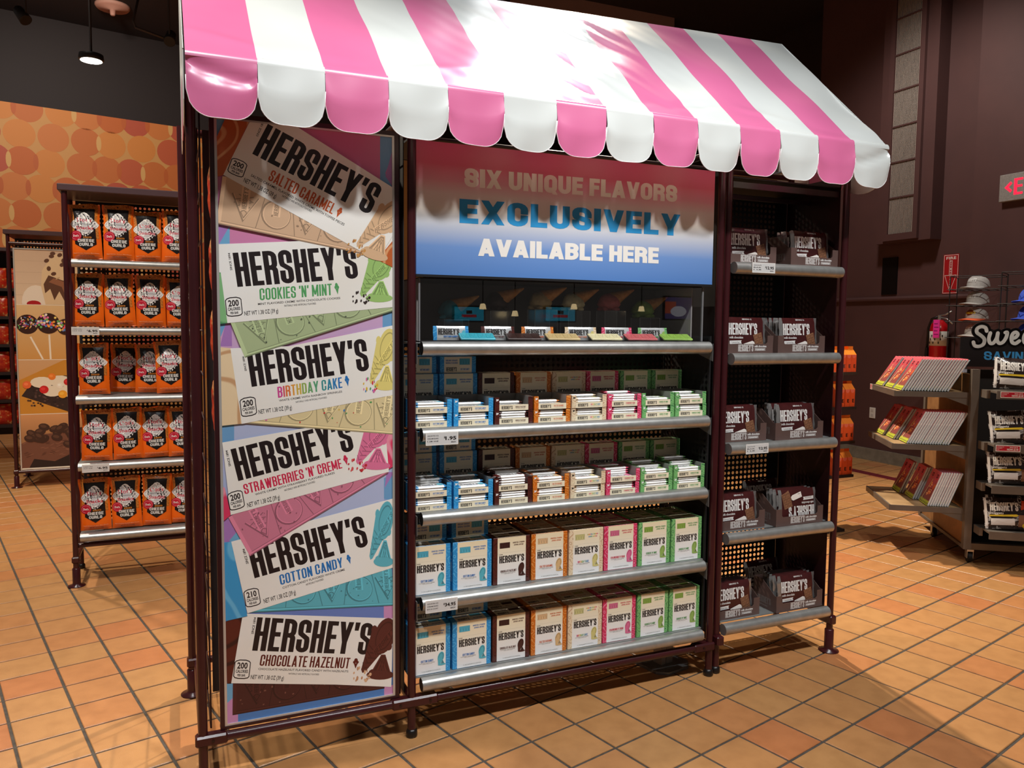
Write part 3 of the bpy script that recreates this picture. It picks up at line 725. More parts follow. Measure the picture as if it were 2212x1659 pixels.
mb = MB(); mb.cyl((AX0 + .004, AF + .01, AZ - .012), (AX1 - .004, AF + .01, AZ - .012), .008, STEEL, 8); mb.cyl((AX0 + .004, AB, AZB - .10), (AX1 - .004, AB, AZB - .018), .012, STEEL, 8)
for x in (AX0 + .012, 0.0, 1.33, AX1 - .012): mb.cyl((x, AF + .012, AZ - .014), (x, AB, AZ - .014), .008, STEEL, 8); mb.cyl((x, AB, AZ - .02), (x, AB, AZB - .018 - .03 * (AX1 - x)), .009, STEEL, 8)
mb.obj('awning_frame', aw)

# ---------------------------------------------------------------- backlit-style header sign
sg = thing('header_sign', 'pink to blue header sign with white and blue lettering under the awning', 'sign')
SGM = grad_mat('sign_print', 'Z', 1.655, 2.112, [(0.0, (84, 130, 196)), (0.22, (112, 150, 208)), (0.44, (214, 214, 214)), (0.50, (236, 228, 216)), (0.62, (232, 214, 206)), (0.72, (222, 150, 158)), (0.84, (210, 92, 112)), (1.0, (206, 90, 120))], .4)
MB().box((.0165, .000, 1.656), (1.270, .012, 2.112), SGM).obj('panel', sg)
MB().box((.0165, .0005, 1.6475), (1.270, .016, 1.656), mat((30, 30, 32), .4)).obj('bottom_channel', sg)
mb = MB(); cv = Canvas(mb, (0, -.0004, 0), (1, 0, 0), (0, 0, 1), (0, -1, 0))
CRM = mat((238, 226, 206), .45); SBL = mat((44, 146, 204), .4); OFW = mat((240, 236, 228), .45)
cv.text(block('SIX UNIQUE FLAVORS', .80, .30, .235, .07, .34), CRM, (.192, 1.967), (1.088, 1.976), (.192, 2.032))
cv.text(block('AVAILABLE HERE', .80, .30, .235, .06, .34), OFW, (.245, 1.728), (1.008, 1.731), (.245, 1.790))
mb.obj('lettering', sg, label='cream and white block letters')
mb = MB(); cv = Canvas(mb, (0, -.0004, 0), (1, 0, 0), (0, 0, 1), (0, -1, 0))
for q in ('E', 'X'): pass
cv.text(block('EXCLUSIVELY', .72, .26, .215, .09, .3), SBL, (.174, 1.840), (1.106, 1.844), (.174, 1.924))
mb.obj('lettering', sg, label='blue word EXCLUSIVELY in rounded letters')

# ---------------------------------------------------------------- the tall poster
PX0, PX1, PZ0, PZ1, PY = -.6225, -.0665, .166, 2.112, .010
po = thing('tall_poster', 'tall framed poster of six tilted ice cream chocolate bars', 'poster')
mb = MB(); FRM = mat((52, 20, 24), .3)
for a, b, c, d in ((PX0 - .022, PZ0 - .0155, PX1 + .022, PZ0 - .006), (PX0 - .022, PZ1 + .006, PX1 + .022, PZ1 + .02), (PX0 - .022, PZ0 - .006, PX0 - .008, PZ1 + .006), (PX1 + .008, PZ0 - .006, PX1 + .022, PZ1 + .006)): mb.box((a, PY - .008, b), (c, PY + .012, d), FRM)
mb.obj('frame', po)
mb = MB(); ALF = mat((214, 212, 206), .3, .5)
for a, b, c, d in ((PX0 - .008, PZ0 - .006, PX1 + .008, PZ0), (PX0 - .008, PZ1, PX1 + .008, PZ1 + .006), (PX0 - .008, PZ0, PX0, PZ1), (PX1, PZ0, PX1 + .008, PZ1)): mb.box((a, PY - .005, b), (c, PY + .01, d), ALF)
mb.obj('silver_trim', po)
PBG = grad_mat('poster_ground', 'Z', PZ0, PZ1, [(0.0, (84, 134, 196)), (0.25, (112, 134, 200)), (0.42, (176, 188, 222)), (0.6, (206, 168, 205)), (0.75, (212, 140, 180)), (1.0, (214, 110, 158))], .4)
MB().box((PX0, PY, PZ0), (PX1, PY + .008, PZ1), PBG).obj('backing_print', po)
PC = dict(lblue=(116, 176, 214), rblue=(112, 164, 208), purple=(172, 124, 190), lav=(208, 170, 208), lav2=(182, 192, 224), peri=(108, 132, 198), pinkr=(206, 146, 192), bblue=(78, 130, 196), black=(34, 24, 26),
          hazel_t=(98, 34, 26), cotton_t=(40, 118, 190), straw_t=(212, 44, 82), mint_t=(88, 166, 100), caramel_t=(204, 92, 44))
PM = {k: mat(v, .4) for k, v in PC.items()}
PM['cream'] = noise_mat('cream_wrapper_print', [(0.35, (243, 239, 228)), (0.65, (247, 246, 241))], 2.5, rough=.38)
SWP = dict(hazel=((96, 38, 28), (58, 24, 20)), cotton=((64, 158, 214), (108, 188, 230)), straw=((224, 60, 100), (240, 150, 170)), cake=((240, 214, 172), (206, 160, 116)), mint=((132, 190, 130), (74, 146, 98)), caramel=((194, 98, 46), (226, 164, 112)))
for k, (a, b) in SWP.items(): PM[k + '_s'] = swirl_mat('print_swirl_' + k, a, b, 9)
BARC = dict(hazel=(74, 36, 34), cotton=(98, 184, 200), straw=(212, 128, 152), cake=(228, 210, 160), mint=(176, 192, 146), caramel=(214, 178, 144))
def sh(c, f): return tuple(max(0, min(255, int(v * f))) for v in c)
RBW = [mat(c, .4) for c in ((214, 70, 150), (220, 90, 110), (226, 120, 60), (232, 160, 60), (214, 180, 70), (150, 180, 90), (110, 170, 110), (90, 165, 120), (80, 160, 130), (60, 150, 150), (50, 140, 170), (50, 130, 190), (50, 120, 190))]
SPR = [mat(c, .4) for c in ((214, 50, 60), (60, 130, 200), (230, 190, 60), (80, 160, 90), (220, 110, 170))]
def cone_art(cv, c, o, u, v, crumbs=None):
    """chocolate shaped like an ice cream cone with a smaller one melting in front, in a unit frame"""
    M = (o, u, v); A, B, D = mat(c, .4), mat(sh(c, .78), .4), mat(sh(c, 1.1), .4)
    cv.polys([[(.30, .88), (.04, .18), (.08, .12), (.16, .14), (.80, .62)]], A, M)
    cv.polys([ell(.66, .76, .27, .36, 22, rot=-48)], A, M); cv.polys([ell(.80, .58, .10, .07, 12), ell(.36, .86, .09, .08, 12)], A, M)
    cv.stroke(ell(.66, .76, .19, .29, 20, rot=-48), .012, B, True, M)
    for k in range(4):
        cv.stroke([(.10 + .055 * k, .20 + .09 * k), (.20 + .13 * k, .22 + .075 * k)], .010, B, M=M); cv.stroke([(.12 + .10 * k, .20 + .09 * k), (.08 + .05 * k, .30 + .10 * k)], .010, B, M=M)
    cv.polys([[(.34, .50), (.42, .42), (.98, .86), (.90, .94)]], D, M)
    cv.polys([p for p, _ in [([(.40 + a * .53 - b * .06, .465 + a * .42 + b * .075) for a, b in q], 0) for q in [[(x_ / block("HERSHEY'S")[1], y_ - .5) for x_, y_ in pp] for pp, _c in block("HERSHEY'S")[0]]]], B, M)
    cv.polys([[(.30, .10), (.60, .44), (.72, .44), (.92, .10)]], D, M); cv.polys([ell(.60, .09, .40, .085, 20), ell(.42, .13, .16, .06, 12)], A, M)
    cv.stroke([(.42, .16), (.62, .40), (.70, .40), (.84, .14)], .014, B, M=M)
    for k in range(3): cv.stroke([(.46 + .09 * k, .16), (.60 + .05 * k, .36)], .010, B, M=M); cv.stroke([(.80 - .09 * k, .16), (.66 - .03 * k, .38)], .010, B, M=M)
    rr_ = random.Random(5)
    if crumbs:
        for k in range(16):
            x_, y_ = rr_.uniform(-.16, .34), rr_.uniform(-.02, .2) ; rr2 = rr_.uniform(.014, .034)
            cv.polys([ell(x_, y_ * (1.1 - abs(x_)), rr2 * 1.3, rr2, 6, rot=rr_.uniform(0, 90))], crumbs[k % len(crumbs)], M)
def bar_art(cv, c, bl, br, tl, specks=None):
    u = (br[0] - bl[0], br[1] - bl[1]); v = (tl[0] - bl[0], tl[1] - bl[1]); L = math.hypot(*u); H = .15
    ux, uy = u[0] / L, u[1] / L; n = (-uy * H, ux * H)
    if abs(v[0] * u[1] - v[1] * u[0]) > 1e-6:
        l = math.hypot(*v); n = (v[0] / l * H, v[1] / l * H)
    M = (bl, (ux, uy), (n[0] / H, n[1] / H)); A, B, D = mat(c, .4), mat(sh(c, .74), .4), mat(sh(c, 1.12), .4)
    cv.polys([[(0, 0), (L, 0), (L, H), (0, H)]], A, M)
    cv.polys([[(0, 0), (L, 0), (L - .006, .010), (.012, .012)]], B, M); cv.polys([[(.004, .004), (L, .004), (L, .009), (.010, .010)]], D, M)
    cv.polys([[(0, 0), (.012, .012), (.012, H), (0, H)]], D, M)
    t = block("HERSHEY'S"); k = 0; x = .03
    while x < L:
        if k % 2 == 0:
            cv.stroke([(x + .005, .105), (x + .045, .026), (x + .085, .105)], .0024, B, M=M); cv.stroke([(x + .009, .105), (x + .047, .031), (x + .088, .105)], .0012, D, M=M)
            for q in range(4): cv.stroke([(x + .045 - .01 * q, .034 + .018 * q), (x + .055 + .005 * q, .052 + .018 * q)], .0014, B, M=M); cv.stroke([(x + .047 + .008 * q, .034 + .018 * q), (x + .036 - .004 * q, .052 + .018 * q)], .0014, B, M=M)
        else:
            cv.stroke(ell(x + .045, .066, .044, .044, 22), .0024, B, True, M); cv.stroke(ell(x + .047, .066, .041, .041, 22), .0012, D, True, M)
        cv.polys([[(x + .032, .06), (x + .058, .06), (x + .058, .135), (x + .032, .135)]], D, M)
        cv.polys([[(x + .052 - b * .015, .063 + a / t[1] * .068) for a, b in p] for p, _ in t[0]], B, M)
        cv.stroke([(x + .098 + (.012 if k % 2 else -.012), .012), (x + .098 - (.012 if k % 2 else -.012), H)], .0012, B, M=M)
        x += .098; k += 1
    rr_ = random.Random(int(L * 1000))
    for q in range(26):
        s_ = rr_.uniform(.0012, .0032)
        cv.polys([ell(rr_.uniform(.015, L), rr_.uniform(.014, H * .8), s_ * 1.4, s_, 6, rot=rr_.uniform(0, 90))], (specks or [B])[q % len(specks or [B])], M)
def badge_art(cv, num, bl, br, tl):
    u = (br[0] - bl[0], br[1] - bl[1]); v = (tl[0] - bl[0], tl[1] - bl[1]); M = (bl, u, v)
    ol = [(.08, .04), (.30, 0), (.70, 0), (.92, .04), (1, .12), (1, .86), (.92, .94), (.70, 1), (.30, 1), (.08, .94), (0, .86), (0, .12)]
    cv.polys([ol], PM['cream'], M); cv.stroke(ol, .028, PM['black'], True, M)
    for s_, x0, x1, y0, y1 in ((num, .16, .84, .54, .88), ('CALORIES', .10, .90, .31, .48), ('PER BAR', .24, .76, .11, .24)):
        t = block(s_, .5, .17, .15) if False else small(s_, .03); P = lambda a, b: (bl[0] + u[0] * a + v[0] * b, bl[1] + u[1] * a + v[1] * b)
        cv.text(t, PM['black'], P(x0, y0), P(x1, y0), P(x0, y1))
def icon_art(cv, mt, bl, br, tl):
    u = (br[0] - bl[0], br[1] - bl[1]); v = (tl[0] - bl[0], tl[1] - bl[1]); M = (bl, u, v)
    cv.polys([[(.5, 0), (.82, .5), (.18, .5)], ell(.5, .8, .30, .2, 12), ell(.26, .62, .24, .14, 12), ell(.74, .62, .24, .14, 12)], mt, M)
POSTER = [
('P','lblue',[(-0.6301,2.1281),(-0.5978,2.1105),(-0.6255,2.0459),(-0.6315,2.0517)]),
('P','rblue',[(-0.1062,2.1417),(-0.0591,2.1467),(-0.0593,2.0679),(-0.0885,1.9908),(-0.0596,1.9418),(-0.1068,1.9568)]),
('P','purple',[(-0.0666,2.0625),(-0.0593,2.0632),(-0.0596,1.9418),(-0.0885,1.9815)]),
('P','purple',[(-0.6255,1.7907),(-0.5826,1.7845),(-0.6208,1.7281),(-0.6266,1.7278)]),
('P','lblue',[(-0.6208,1.7281),(-0.5888,1.7863),(-0.5898,1.7275)]),
('P','rblue',[(-0.6235,1.4804),(-0.6031,1.4828),(-0.6222,1.435)]),
('P','purple',[(-0.6051,1.4828),(-0.5879,1.483),(-0.5879,1.4068),(-0.6239,1.4069)]),
('P','lav',[(-0.5879,1.483),(-0.0995,1.5394),(-0.0997,1.4646),(-0.5882,1.3915)]),
('P','rblue',[(-0.0995,1.5301),(-0.0611,1.5401),(-0.0613,1.4649),(-0.0997,1.4623)]),
('P','rblue',[(-0.6251,1.1535),(-0.5857,1.1585),(-0.5867,1.1009),(-0.6219,1.096)]),
('P','lav2',[(-0.5857,1.1585),(-0.3221,1.1338),(-0.367,1.1174),(-0.5866,1.1053)]),
('P','lav2',[(-0.441,0.8233),(-0.0891,0.9701),(-0.0967,0.8643),(-0.3701,0.8125)]),
('P','rblue',[(-0.0964,0.9465),(-0.0598,0.9682),(-0.06,0.8613),(-0.0966,0.874)]),
('P','purple',[(-0.0867,0.9675),(-0.0598,0.9657),(-0.0941,0.9125)]),
('P','purple',[(-0.6217,0.849),(-0.5922,0.8463),(-0.5729,0.7698),(-0.6229,0.7749)]),
('P','lblue',[(-0.6077,0.7761),(-0.5721,0.8168),(-0.5477,0.7198),(-0.5883,0.7686)]),
('P','peri',[(-0.5612,0.5138),(-0.5505,0.532),(-0.097,0.5019),(-0.0972,0.4445),(-0.3234,0.4798)]),
('P','pinkr',[(-0.0982,0.496),(-0.0609,0.4909),(-0.061,0.4301),(-0.0984,0.4446)]),
('P','lblue',[(-0.6252,0.3094),(-0.5958,0.3042),(-0.5966,0.2531),(-0.6228,0.2352)]),
('P','pinkr',[(-0.6228,0.2352),(-0.5966,0.2559),(-0.5872,0.1885),(-0.5877,0.1542),(-0.6251,0.1617)]),
('P','bblue',[(-0.5892,0.1946),(-0.0967,0.1974),(-0.0968,0.1544),(-0.5898,0.1546)]),
('P','pinkr',[(-0.0979,0.2007),(-0.0614,0.1973),(-0.0615,0.1571),(-0.098,0.1546)]),
('BAR','hazel',[(-0.6065,0.1911),(-0.0967,0.1901),(-0.6035,0.3112)]),
('P','hazel_s',[(-0.6234,0.5087),(-0.5688,0.5301),(-0.6088,0.2997),(-0.6217,0.302)]),
('P','cream',[(-0.5688,0.5301),(-0.064,0.4415),(-0.0724,0.1918),(-0.2686,0.2355),(-0.6088,0.3008)]),
('T', 'B', "HERSHEY'S", 'black', [(-0.542, 0.4003), (-0.1525, 0.3228), (-0.5235, 0.5112)]),
('T', 'B', 'CHOCOLATE HAZELNUT', 'hazel_t', [(-0.52, 0.3453), (-0.2232, 0.2851), (-0.5131, 0.3825)]),
('T', 'S', 'CHOCOLATE HAZELNUT FLAVORED CANDY WITH HAZELNUTS', 'black', [(-0.5234, 0.3315), (-0.225, 0.2716), (-0.5227, 0.3389)]),
('T', 'S', 'NATURALLY AND ARTIFICIALLY FLAVORED', 'black', [(-0.4262, 0.2992), (-0.3252, 0.2788), (-0.4256, 0.3049)]),
('T', 'S', 'NET WT 1.38 OZ (39 g)', 'black', [(-0.5486, 0.305), (-0.4428, 0.2823), (-0.5463, 0.3194)]),
('BADGE','200',[(-0.6018,0.3166),(-0.5539,0.307),(-0.5946,0.3777)]),
('T', 'S', 'SINCE 1894', 'black', [(-0.5369, 0.4559), (-0.5272, 0.5106), (-0.5443, 0.4581)]),
('CONE','hazel',[(-0.1872,0.2379),(-0.0645,0.2163),(-0.1744,0.4465)]),
('ICON','hazel_t',[(-0.2104,0.2829),(-0.1893,0.2793),(-0.2078,0.3198)]),
('BAR','cotton',[(-0.5479,0.53),(-0.0609,0.4885),(-0.5543,0.6254)]),
('P','cotton_s',[(-0.6225,0.7721),(-0.601,0.7738),(-0.5549,0.5197),(-0.6233,0.5126)]),
('P','cream',[(-0.601,0.7738),(-0.0649,0.8729),(-0.0594,0.6269),(-0.5548,0.5287)]),
('T', 'B', "HERSHEY'S", 'black', [(-0.5305, 0.6438), (-0.1514, 0.713), (-0.5534, 0.7539)]),
('T', 'B', 'COTTON CANDY', 'cotton_t', [(-0.4485, 0.6105), (-0.2399, 0.6478), (-0.4535, 0.6453)]),
('T', 'S', 'COTTON CANDY FLAVORED WHITE CREME', 'black', [(-0.4417, 0.5965), (-0.2342, 0.6354), (-0.4432, 0.6041)]),
('T', 'S', 'ARTIFICIALLY FLAVORED', 'black', [(-0.3657, 0.5983), (-0.3066, 0.6107), (-0.3673, 0.6049)]),
('T', 'S', 'NET WT 1.38 OZ (39 g)', 'black', [(-0.5017, 0.5553), (-0.3985, 0.5737), (-0.5046, 0.571)]),
('BADGE','210',[(-0.5576,0.5488),(-0.5123,0.5545),(-0.5661,0.6061)]),
('T', 'S', 'SINCE 1894', 'black', [(-0.5481, 0.6953), (-0.5598, 0.7462), (-0.5564, 0.6951)]),
('CONE','cotton',[(-0.1529,0.6377),(-0.0636,0.6274),(-0.1519,0.8564)]),
('ICON','cotton_t',[(-0.2226,0.6546),(-0.2082,0.6577),(-0.2322,0.688)]),
('BAR','straw',[(-0.5435,0.7193),(-0.0808,0.9647),(-0.6064,0.8504)]),
('P','straw_s',[(-0.6231,0.9563),(-0.6174,0.9514),(-0.601,0.8619),(-0.6234,0.8437)]),
('P','straw_s',[(-0.0984,1.1002),(-0.062,1.1033),(-0.0622,0.9877),(-0.0891,0.9725)]),
('P','cream',[(-0.6227,1.0991),(-0.3579,1.1353),(-0.0958,1.1622),(-0.0794,0.9685),(-0.601,0.8619)]),
('T', 'B', "HERSHEY'S", 'black', [(-0.5762, 0.9708), (-0.1994, 1.0507), (-0.5987, 1.0757)]),
('T', 'B', "STRAWBERRIES 'N' CREME", 'straw_t', [(-0.5567, 0.9257), (-0.2408, 0.9919), (-0.563, 0.9586)]),
('T', 'S', 'WHITE CREME WITH STRAWBERRY FLAVORED FLAKES', 'black', [(-0.5241, 0.9196), (-0.2664, 0.9747), (-0.5258, 0.9265)]),
('T', 'S', 'NATURALLY AND ARTIFICIALLY FLAVORED', 'black', [(-0.4319, 0.9266), (-0.3319, 0.9488), (-0.4336, 0.9332)]),
('T', 'S', 'NET WT 1.38 OZ (39 g)', 'black', [(-0.5489, 0.8822), (-0.4466, 0.9016), (-0.5512, 0.8978)]),
('BADGE','200',[(-0.602,0.875),(-0.5574,0.8852),(-0.6111,0.9322)]),
('T', 'S', 'SINCE 1894', 'black', [(-0.5975, 1.0214), (-0.6071, 1.0731), (-0.6046, 1.0205)]),
('CONE','straw',[(-0.1998,0.9821),(-0.0745,0.974),(-0.1988,1.1567)]),
('ICON','straw_t',[(-0.2324,0.9993),(-0.2166,1.0031),(-0.2415,1.0342)]),
('BAR','cake',[(-0.5628,1.1597),(-0.0596,1.0984),(-0.5465,1.2635)]),
('P','cake_s',[(-0.6236,1.4038),(-0.588,1.4003),(-0.5628,1.1575),(-0.6251,1.153)]),
('P','cream',[(-0.5934,1.4003),(-0.4123,1.4065),(-0.0627,1.4781),(-0.0617,1.2374),(-0.5628,1.1566)]),
('T', 'B', "HERSHEY'S", 'black', [(-0.5304, 1.2755), (-0.1463, 1.3233), (-0.5447, 1.3848)]),
('T', 'B', 'BIRTHDAY CAKE', 'rainbow', [(-0.449, 1.2377), (-0.239, 1.2662), (-0.4516, 1.2737)]),
('T', 'S', 'WHITE CREME WITH RAINBOW SPRINKLES', 'black', [(-0.4457, 1.225), (-0.24, 1.2504), (-0.4465, 1.2318)]),
('T', 'S', 'NATURALLY AND ARTIFICIALLY FLAVORED', 'black', [(-0.3925, 1.2193), (-0.2909, 1.2323), (-0.3933, 1.2252)]),
('T', 'S', 'NET WT 1.38 OZ (39 g)', 'black', [(-0.5097, 1.1867), (-0.405, 1.1988), (-0.5112, 1.201)]),
('BADGE','200',[(-0.5625,1.1788),(-0.5161,1.186),(-0.5678,1.2375)]),
('T', 'S', 'SINCE 1894', 'black', [(-0.5447, 1.3275), (-0.552, 1.3738), (-0.5514, 1.3272)]),
('CONE','cake',[(-0.1513,1.2538),(-0.052,1.2514),(-0.1504,1.454)]),
('ICON','cotton_t',[(-0.2274,1.2696),(-0.2121,1.2716),(-0.2341,1.306)]),
('BAR','mint',[(-0.5499,1.3703),(-0.0612,1.5279),(-0.592,1.4829)]),
('P','mint_s',[(-0.6265,1.6386),(-0.6174,1.639),(-0.601,1.4802),(-0.6281,1.4764)]),
('P','cream',[(-0.6237,1.7267),(-0.3813,1.7485),(-0.0623,1.7889),(-0.0628,1.5407),(-0.601,1.4802),(-0.6182,1.6389),(-0.6265,1.6386)]),
('T', 'B', "HERSHEY'S", 'black', [(-0.569, 1.5948), (-0.1825, 1.6347), (-0.5823, 1.7016)]),
('T', 'B', "COOKIES 'N' MINT", 'mint_t', [(-0.5016, 1.5538), (-0.2712, 1.5764), (-0.5032, 1.5918)]),
('T', 'S', 'MINT FLAVORED CREME WITH CHOCOLATE COOKIES', 'black', [(-0.5074, 1.5385), (-0.2444, 1.564), (-0.5077, 1.5457)]),
('T', 'S', 'NATURALLY AND ARTIFICIALLY FLAVORED', 'black', [(-0.4257, 1.5351), (-0.3241, 1.5447), (-0.4261, 1.5414)]),
('T', 'S', 'NET WT 1.38 OZ (39 g)', 'black', [(-0.5493, 1.5048), (-0.4444, 1.5158), (-0.5503, 1.5186)]),
('BADGE','200',[(-0.6019,1.5005),(-0.5552,1.5056),(-0.6064,1.5586)]),
('T', 'S', 'SINCE 1894', 'black', [(-0.5836, 1.6476), (-0.5898, 1.7012), (-0.5899, 1.6465)]),
('CONE','mint',[(-0.1834,1.5536),(-0.0652,1.556),(-0.1825,1.7196)]),
('ICON','mint_t',[(-0.2605,1.5785),(-0.2447,1.5802),(-0.2658,1.6163)]),
('BAR','caramel',[(-0.628,1.7897),(-0.1412,1.7121),(-0.6091,1.9298)]),
('P','caramel_s',[(-0.5978,2.1127),(-0.5223,2.121),(-0.6056,1.9408),(-0.6221,1.9351),(-0.6262,2.0479)]),
('P','caramel_s',[(-0.1192,1.6999),(-0.0599,1.7725),(-0.0601,1.6729)]),
('P','cream',[(-0.5206,2.1212),(-0.4164,2.1327),(-0.0596,1.9418),(-0.0599,1.7914),(-0.1183,1.6966),(-0.6056,1.9417)]),
('T', 'B', "HERSHEY'S", 'black', [(-0.5184, 2.0146), (-0.1464, 1.8471), (-0.4695, 2.1125)]),
('T', 'B', 'SALTED CARAMEL', 'caramel_t', [(-0.4727, 1.9374), (-0.27, 1.8415), (-0.4573, 1.9707)]),
('T', 'S', 'SALTED CARAMEL FLAVORED WHITE CREME WITH TOFFEE PIECES', 'black', [(-0.5245, 1.9445), (-0.2311, 1.8064), (-0.521, 1.9522)]),
('T', 'S', 'NATURALLY AND ARTIFICIALLY FLAVORED', 'black', [(-0.4293, 1.8877), (-0.337, 1.844), (-0.4262, 1.8942)]),
('T', 'S', 'NET WT 1.38 OZ (39 g)', 'black', [(-0.547, 1.9257), (-0.4489, 1.881), (-0.5414, 1.9392)]),
('BADGE','200',[(-0.5939,1.9525),(-0.5494,1.9364),(-0.5771,1.9988)]),
('T', 'S', 'SINCE 1894', 'black', [(-0.5007, 2.0684), (-0.4792, 2.1193), (-0.507, 2.0708)]),
('CONE','caramel',[(-0.206,1.7185),(-0.0893,1.686),(-0.1366,1.9128)]),
('ICON','caramel_t',[(-0.2632,1.8351),(-0.2471,1.8293),(-0.2469,1.8682)])]
CRUMB = dict(hazel=[mat((222, 180, 140), .5), mat((200, 150, 110), .5)], cake=SPR, straw=[mat((196, 40, 50), .5), mat((220, 90, 90), .5)], mint=[mat((52, 38, 36), .5)], caramel=[mat((206, 150, 80), .5), mat((180, 120, 60), .5)])
cur = None
def newart(nm, lab=None):
    mb = MB(); c = Canvas(mb, (0, PY, 0), (1, 0, 0), (0, 0, 1), (0, -1, 0), step=.000003, box=(PX0, PZ0, PX1, PZ1)); return mb, c
mb, cv = newart('background_shapes'); lvl = cv.h; first = True; wr = None; nart = 0
for e in POSTER:
    if e[0] == 'BAR':
        nm = 'printed_background' if first else 'printed_bar'; first = False; lvl = cv.h
        mb.obj(nm, po); mb, cv = newart('printed_bar'); cv.h = lvl
        bar_art(cv, BARC[e[1]], *e[2], specks={'cake': SPR, 'mint': [mat((90, 100, 80), .5)], 'hazel': [mat((130, 84, 70), .5)]}.get(e[1]))
    elif e[0] == 'P': cv.polys([e[2]], PM[e[1]])
    elif e[0] == 'T':
        _, fnt, s_, col, (bl, br, tl) = e
        if fnt == 'B':
            hs = s_ == "HERSHEY'S"
            t = block(s_, .43, .175, .135, .055) if hs else block(s_, .40, .14, .12, .07, .2)
            if col == 'rainbow': cv.text(t, None, bl, br, tl, cols=RBW)
            else: cv.text(t, PM[col], bl, br, tl)
        else: cv.text(small(s_, .012), PM[col], bl, br, tl)
    elif e[0] == 'BADGE': badge_art(cv, e[1], *e[2])
    elif e[0] == 'CONE':
        bl, br, tl = e[2]; cone_art(cv, {'cake': (232, 216, 128), 'mint': (160, 200, 116), 'caramel': (222, 184, 144), 'straw': (228, 120, 158), 'hazel': (92, 44, 38)}.get(e[1], BARC[e[1]]), bl, (br[0] - bl[0], br[1] - bl[1]), (tl[0] - bl[0], tl[1] - bl[1]), CRUMB.get(e[1]))
    elif e[0] == 'ICON': icon_art(cv, PM[e[1]], *e[2])
mb.obj('printed_bar', po)

# ================================================================ glass display of cones and bars above the middle shelves
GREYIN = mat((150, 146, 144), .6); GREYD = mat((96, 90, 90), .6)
dc = thing('display_case', 'glass fronted grey display case of upside down cones below the header sign', 'display case')
DZ = SHT[0] + .0005; DT = 1.643
mb = MB(); mb.box((.034, .022, DZ), (1.238, .334, DZ + .004), BLACKM); mb.obj('base', dc)
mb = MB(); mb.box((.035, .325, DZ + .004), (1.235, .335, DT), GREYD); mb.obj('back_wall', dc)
MB().prism([(.06, 0), (.325, 0), (.325, .22), (.06, .22)], GREYIN, (1.213, 0, DZ + .004), (0, 1, 0), (0, 0, 1), (1, 0, 0), 0, .006).obj('side_wall', dc)
MB().prism([(.06, 0), (.325, 0), (.325, .22), (.06, .22)], GREYIN, (.035, 0, DZ + .004), (0, 1, 0), (0, 0, 1), (1, 0, 0), 0, .006).obj('side_wall', dc)
MB().box((.035, .02, DT), (1.235, .335, DT + .004), BLACKM).obj('top_panel', dc)
mb = MB(); mb.box((.030, .016, DZ + .004), (.036, .024, DT), mat((120, 120, 122), .3)); mb.box((1.236, .016, DZ + .004), (1.242, .024, DT), mat((120, 120, 122), .3)); mb.obj('edge_strip', dc)
gt = NT('clear_glass', 0.0, 0.0, 0.5)
_tr = gt.n('ShaderNodeBsdfTransparent'); _gl = gt.n('ShaderNodeBsdfGlossy'); _gl.inputs['Roughness'].default_value = 0.005; _lw = gt.n('ShaderNodeLayerWeight'); _pw = gt.n('ShaderNodeMath', operation='POWER'); _pw.inputs[1].default_value = 4.0; gt.l(_lw, 'Facing', _pw, 0); _fr = gt.n('ShaderNodeMath', operation='MULTIPLY_ADD'); _fr.inputs[1].default_value = 0.8; _fr.inputs[2].default_value = 0.05; gt.l(_pw, 'Value', _fr, 0)
_mx = gt.n('ShaderNodeMixShader'); gt.l(_fr, 'Value', _mx, 'Fac'); gt.l(_tr, 'BSDF', _mx, 1); gt.l(_gl, 'BSDF', _mx, 2)
gt.t.links.new(_mx.outputs[0], gt.t.nodes['Material Output'].inputs['Surface']); GLASS = gt.m
MB().box((.037, .018, DZ + .005), (1.235, .021, DT - .001), GLASS).obj('glass_front', dc, label='clear glass front pane')

FL = dict(
 cotton=dict(n='blue', t='COTTON CANDY', sw=((44, 146, 210), (92, 184, 232), (34, 128, 194)), pic=(86, 178, 202), tx=(34, 112, 186), co=(92, 184, 200), solid=(64, 178, 196)),
 hazel=dict(n='brown', t='CHOCOLATE HAZELNUT', sw=((84, 32, 26), (52, 20, 18), (96, 40, 32)), pic=(62, 32, 30), tx=(84, 30, 24), co=(74, 40, 36), solid=(56, 34, 30)),
 caramel=dict(n='orange', t='SALTED CARAMEL', sw=((206, 108, 28), (232, 160, 84), (196, 96, 22)), pic=(226, 186, 138), tx=(206, 92, 40), co=(222, 184, 130), solid=(206, 180, 126)),
 cake=dict(n='cream', t='BIRTHDAY CAKE', sw=((234, 212, 178), (202, 164, 126), (240, 224, 196)), pic=(206, 198, 134), tx=(220, 130, 90), co=(216, 204, 130), solid=(232, 222, 176)),
 straw=dict(n='pink', t="STRAWBERRIES 'N' CREME", sw=((218, 56, 98), (240, 140, 166), (204, 40, 84)), pic=(216, 112, 142), tx=(206, 44, 76), co=(226, 110, 150), solid=(206, 104, 106)),
 mint=dict(n='green', t="COOKIES 'N' MINT", sw=((124, 186, 112), (62, 128, 76), (150, 204, 136)), pic=(140, 172, 76), tx=(72, 148, 74), co=(150, 182, 92), solid=(150, 190, 84)))
CRB = mat((243, 230, 200), .42); WPB = mat((244, 243, 240), .36); INKB = mat((28, 22, 22), .4); GREYC = mat((150, 148, 144), .7); INKG = mat((120, 112, 104), .5)
HS = block("HERSHEY'S", .43, .175, .135, .055)
CGRAD = grad_mat('carton_cream', 'Z', 0.02, .18, [(0.0, (244, 243, 242)), (0.45, (245, 242, 234)), (0.6, (244, 234, 208)), (1.0, (242, 224, 184))], .36)
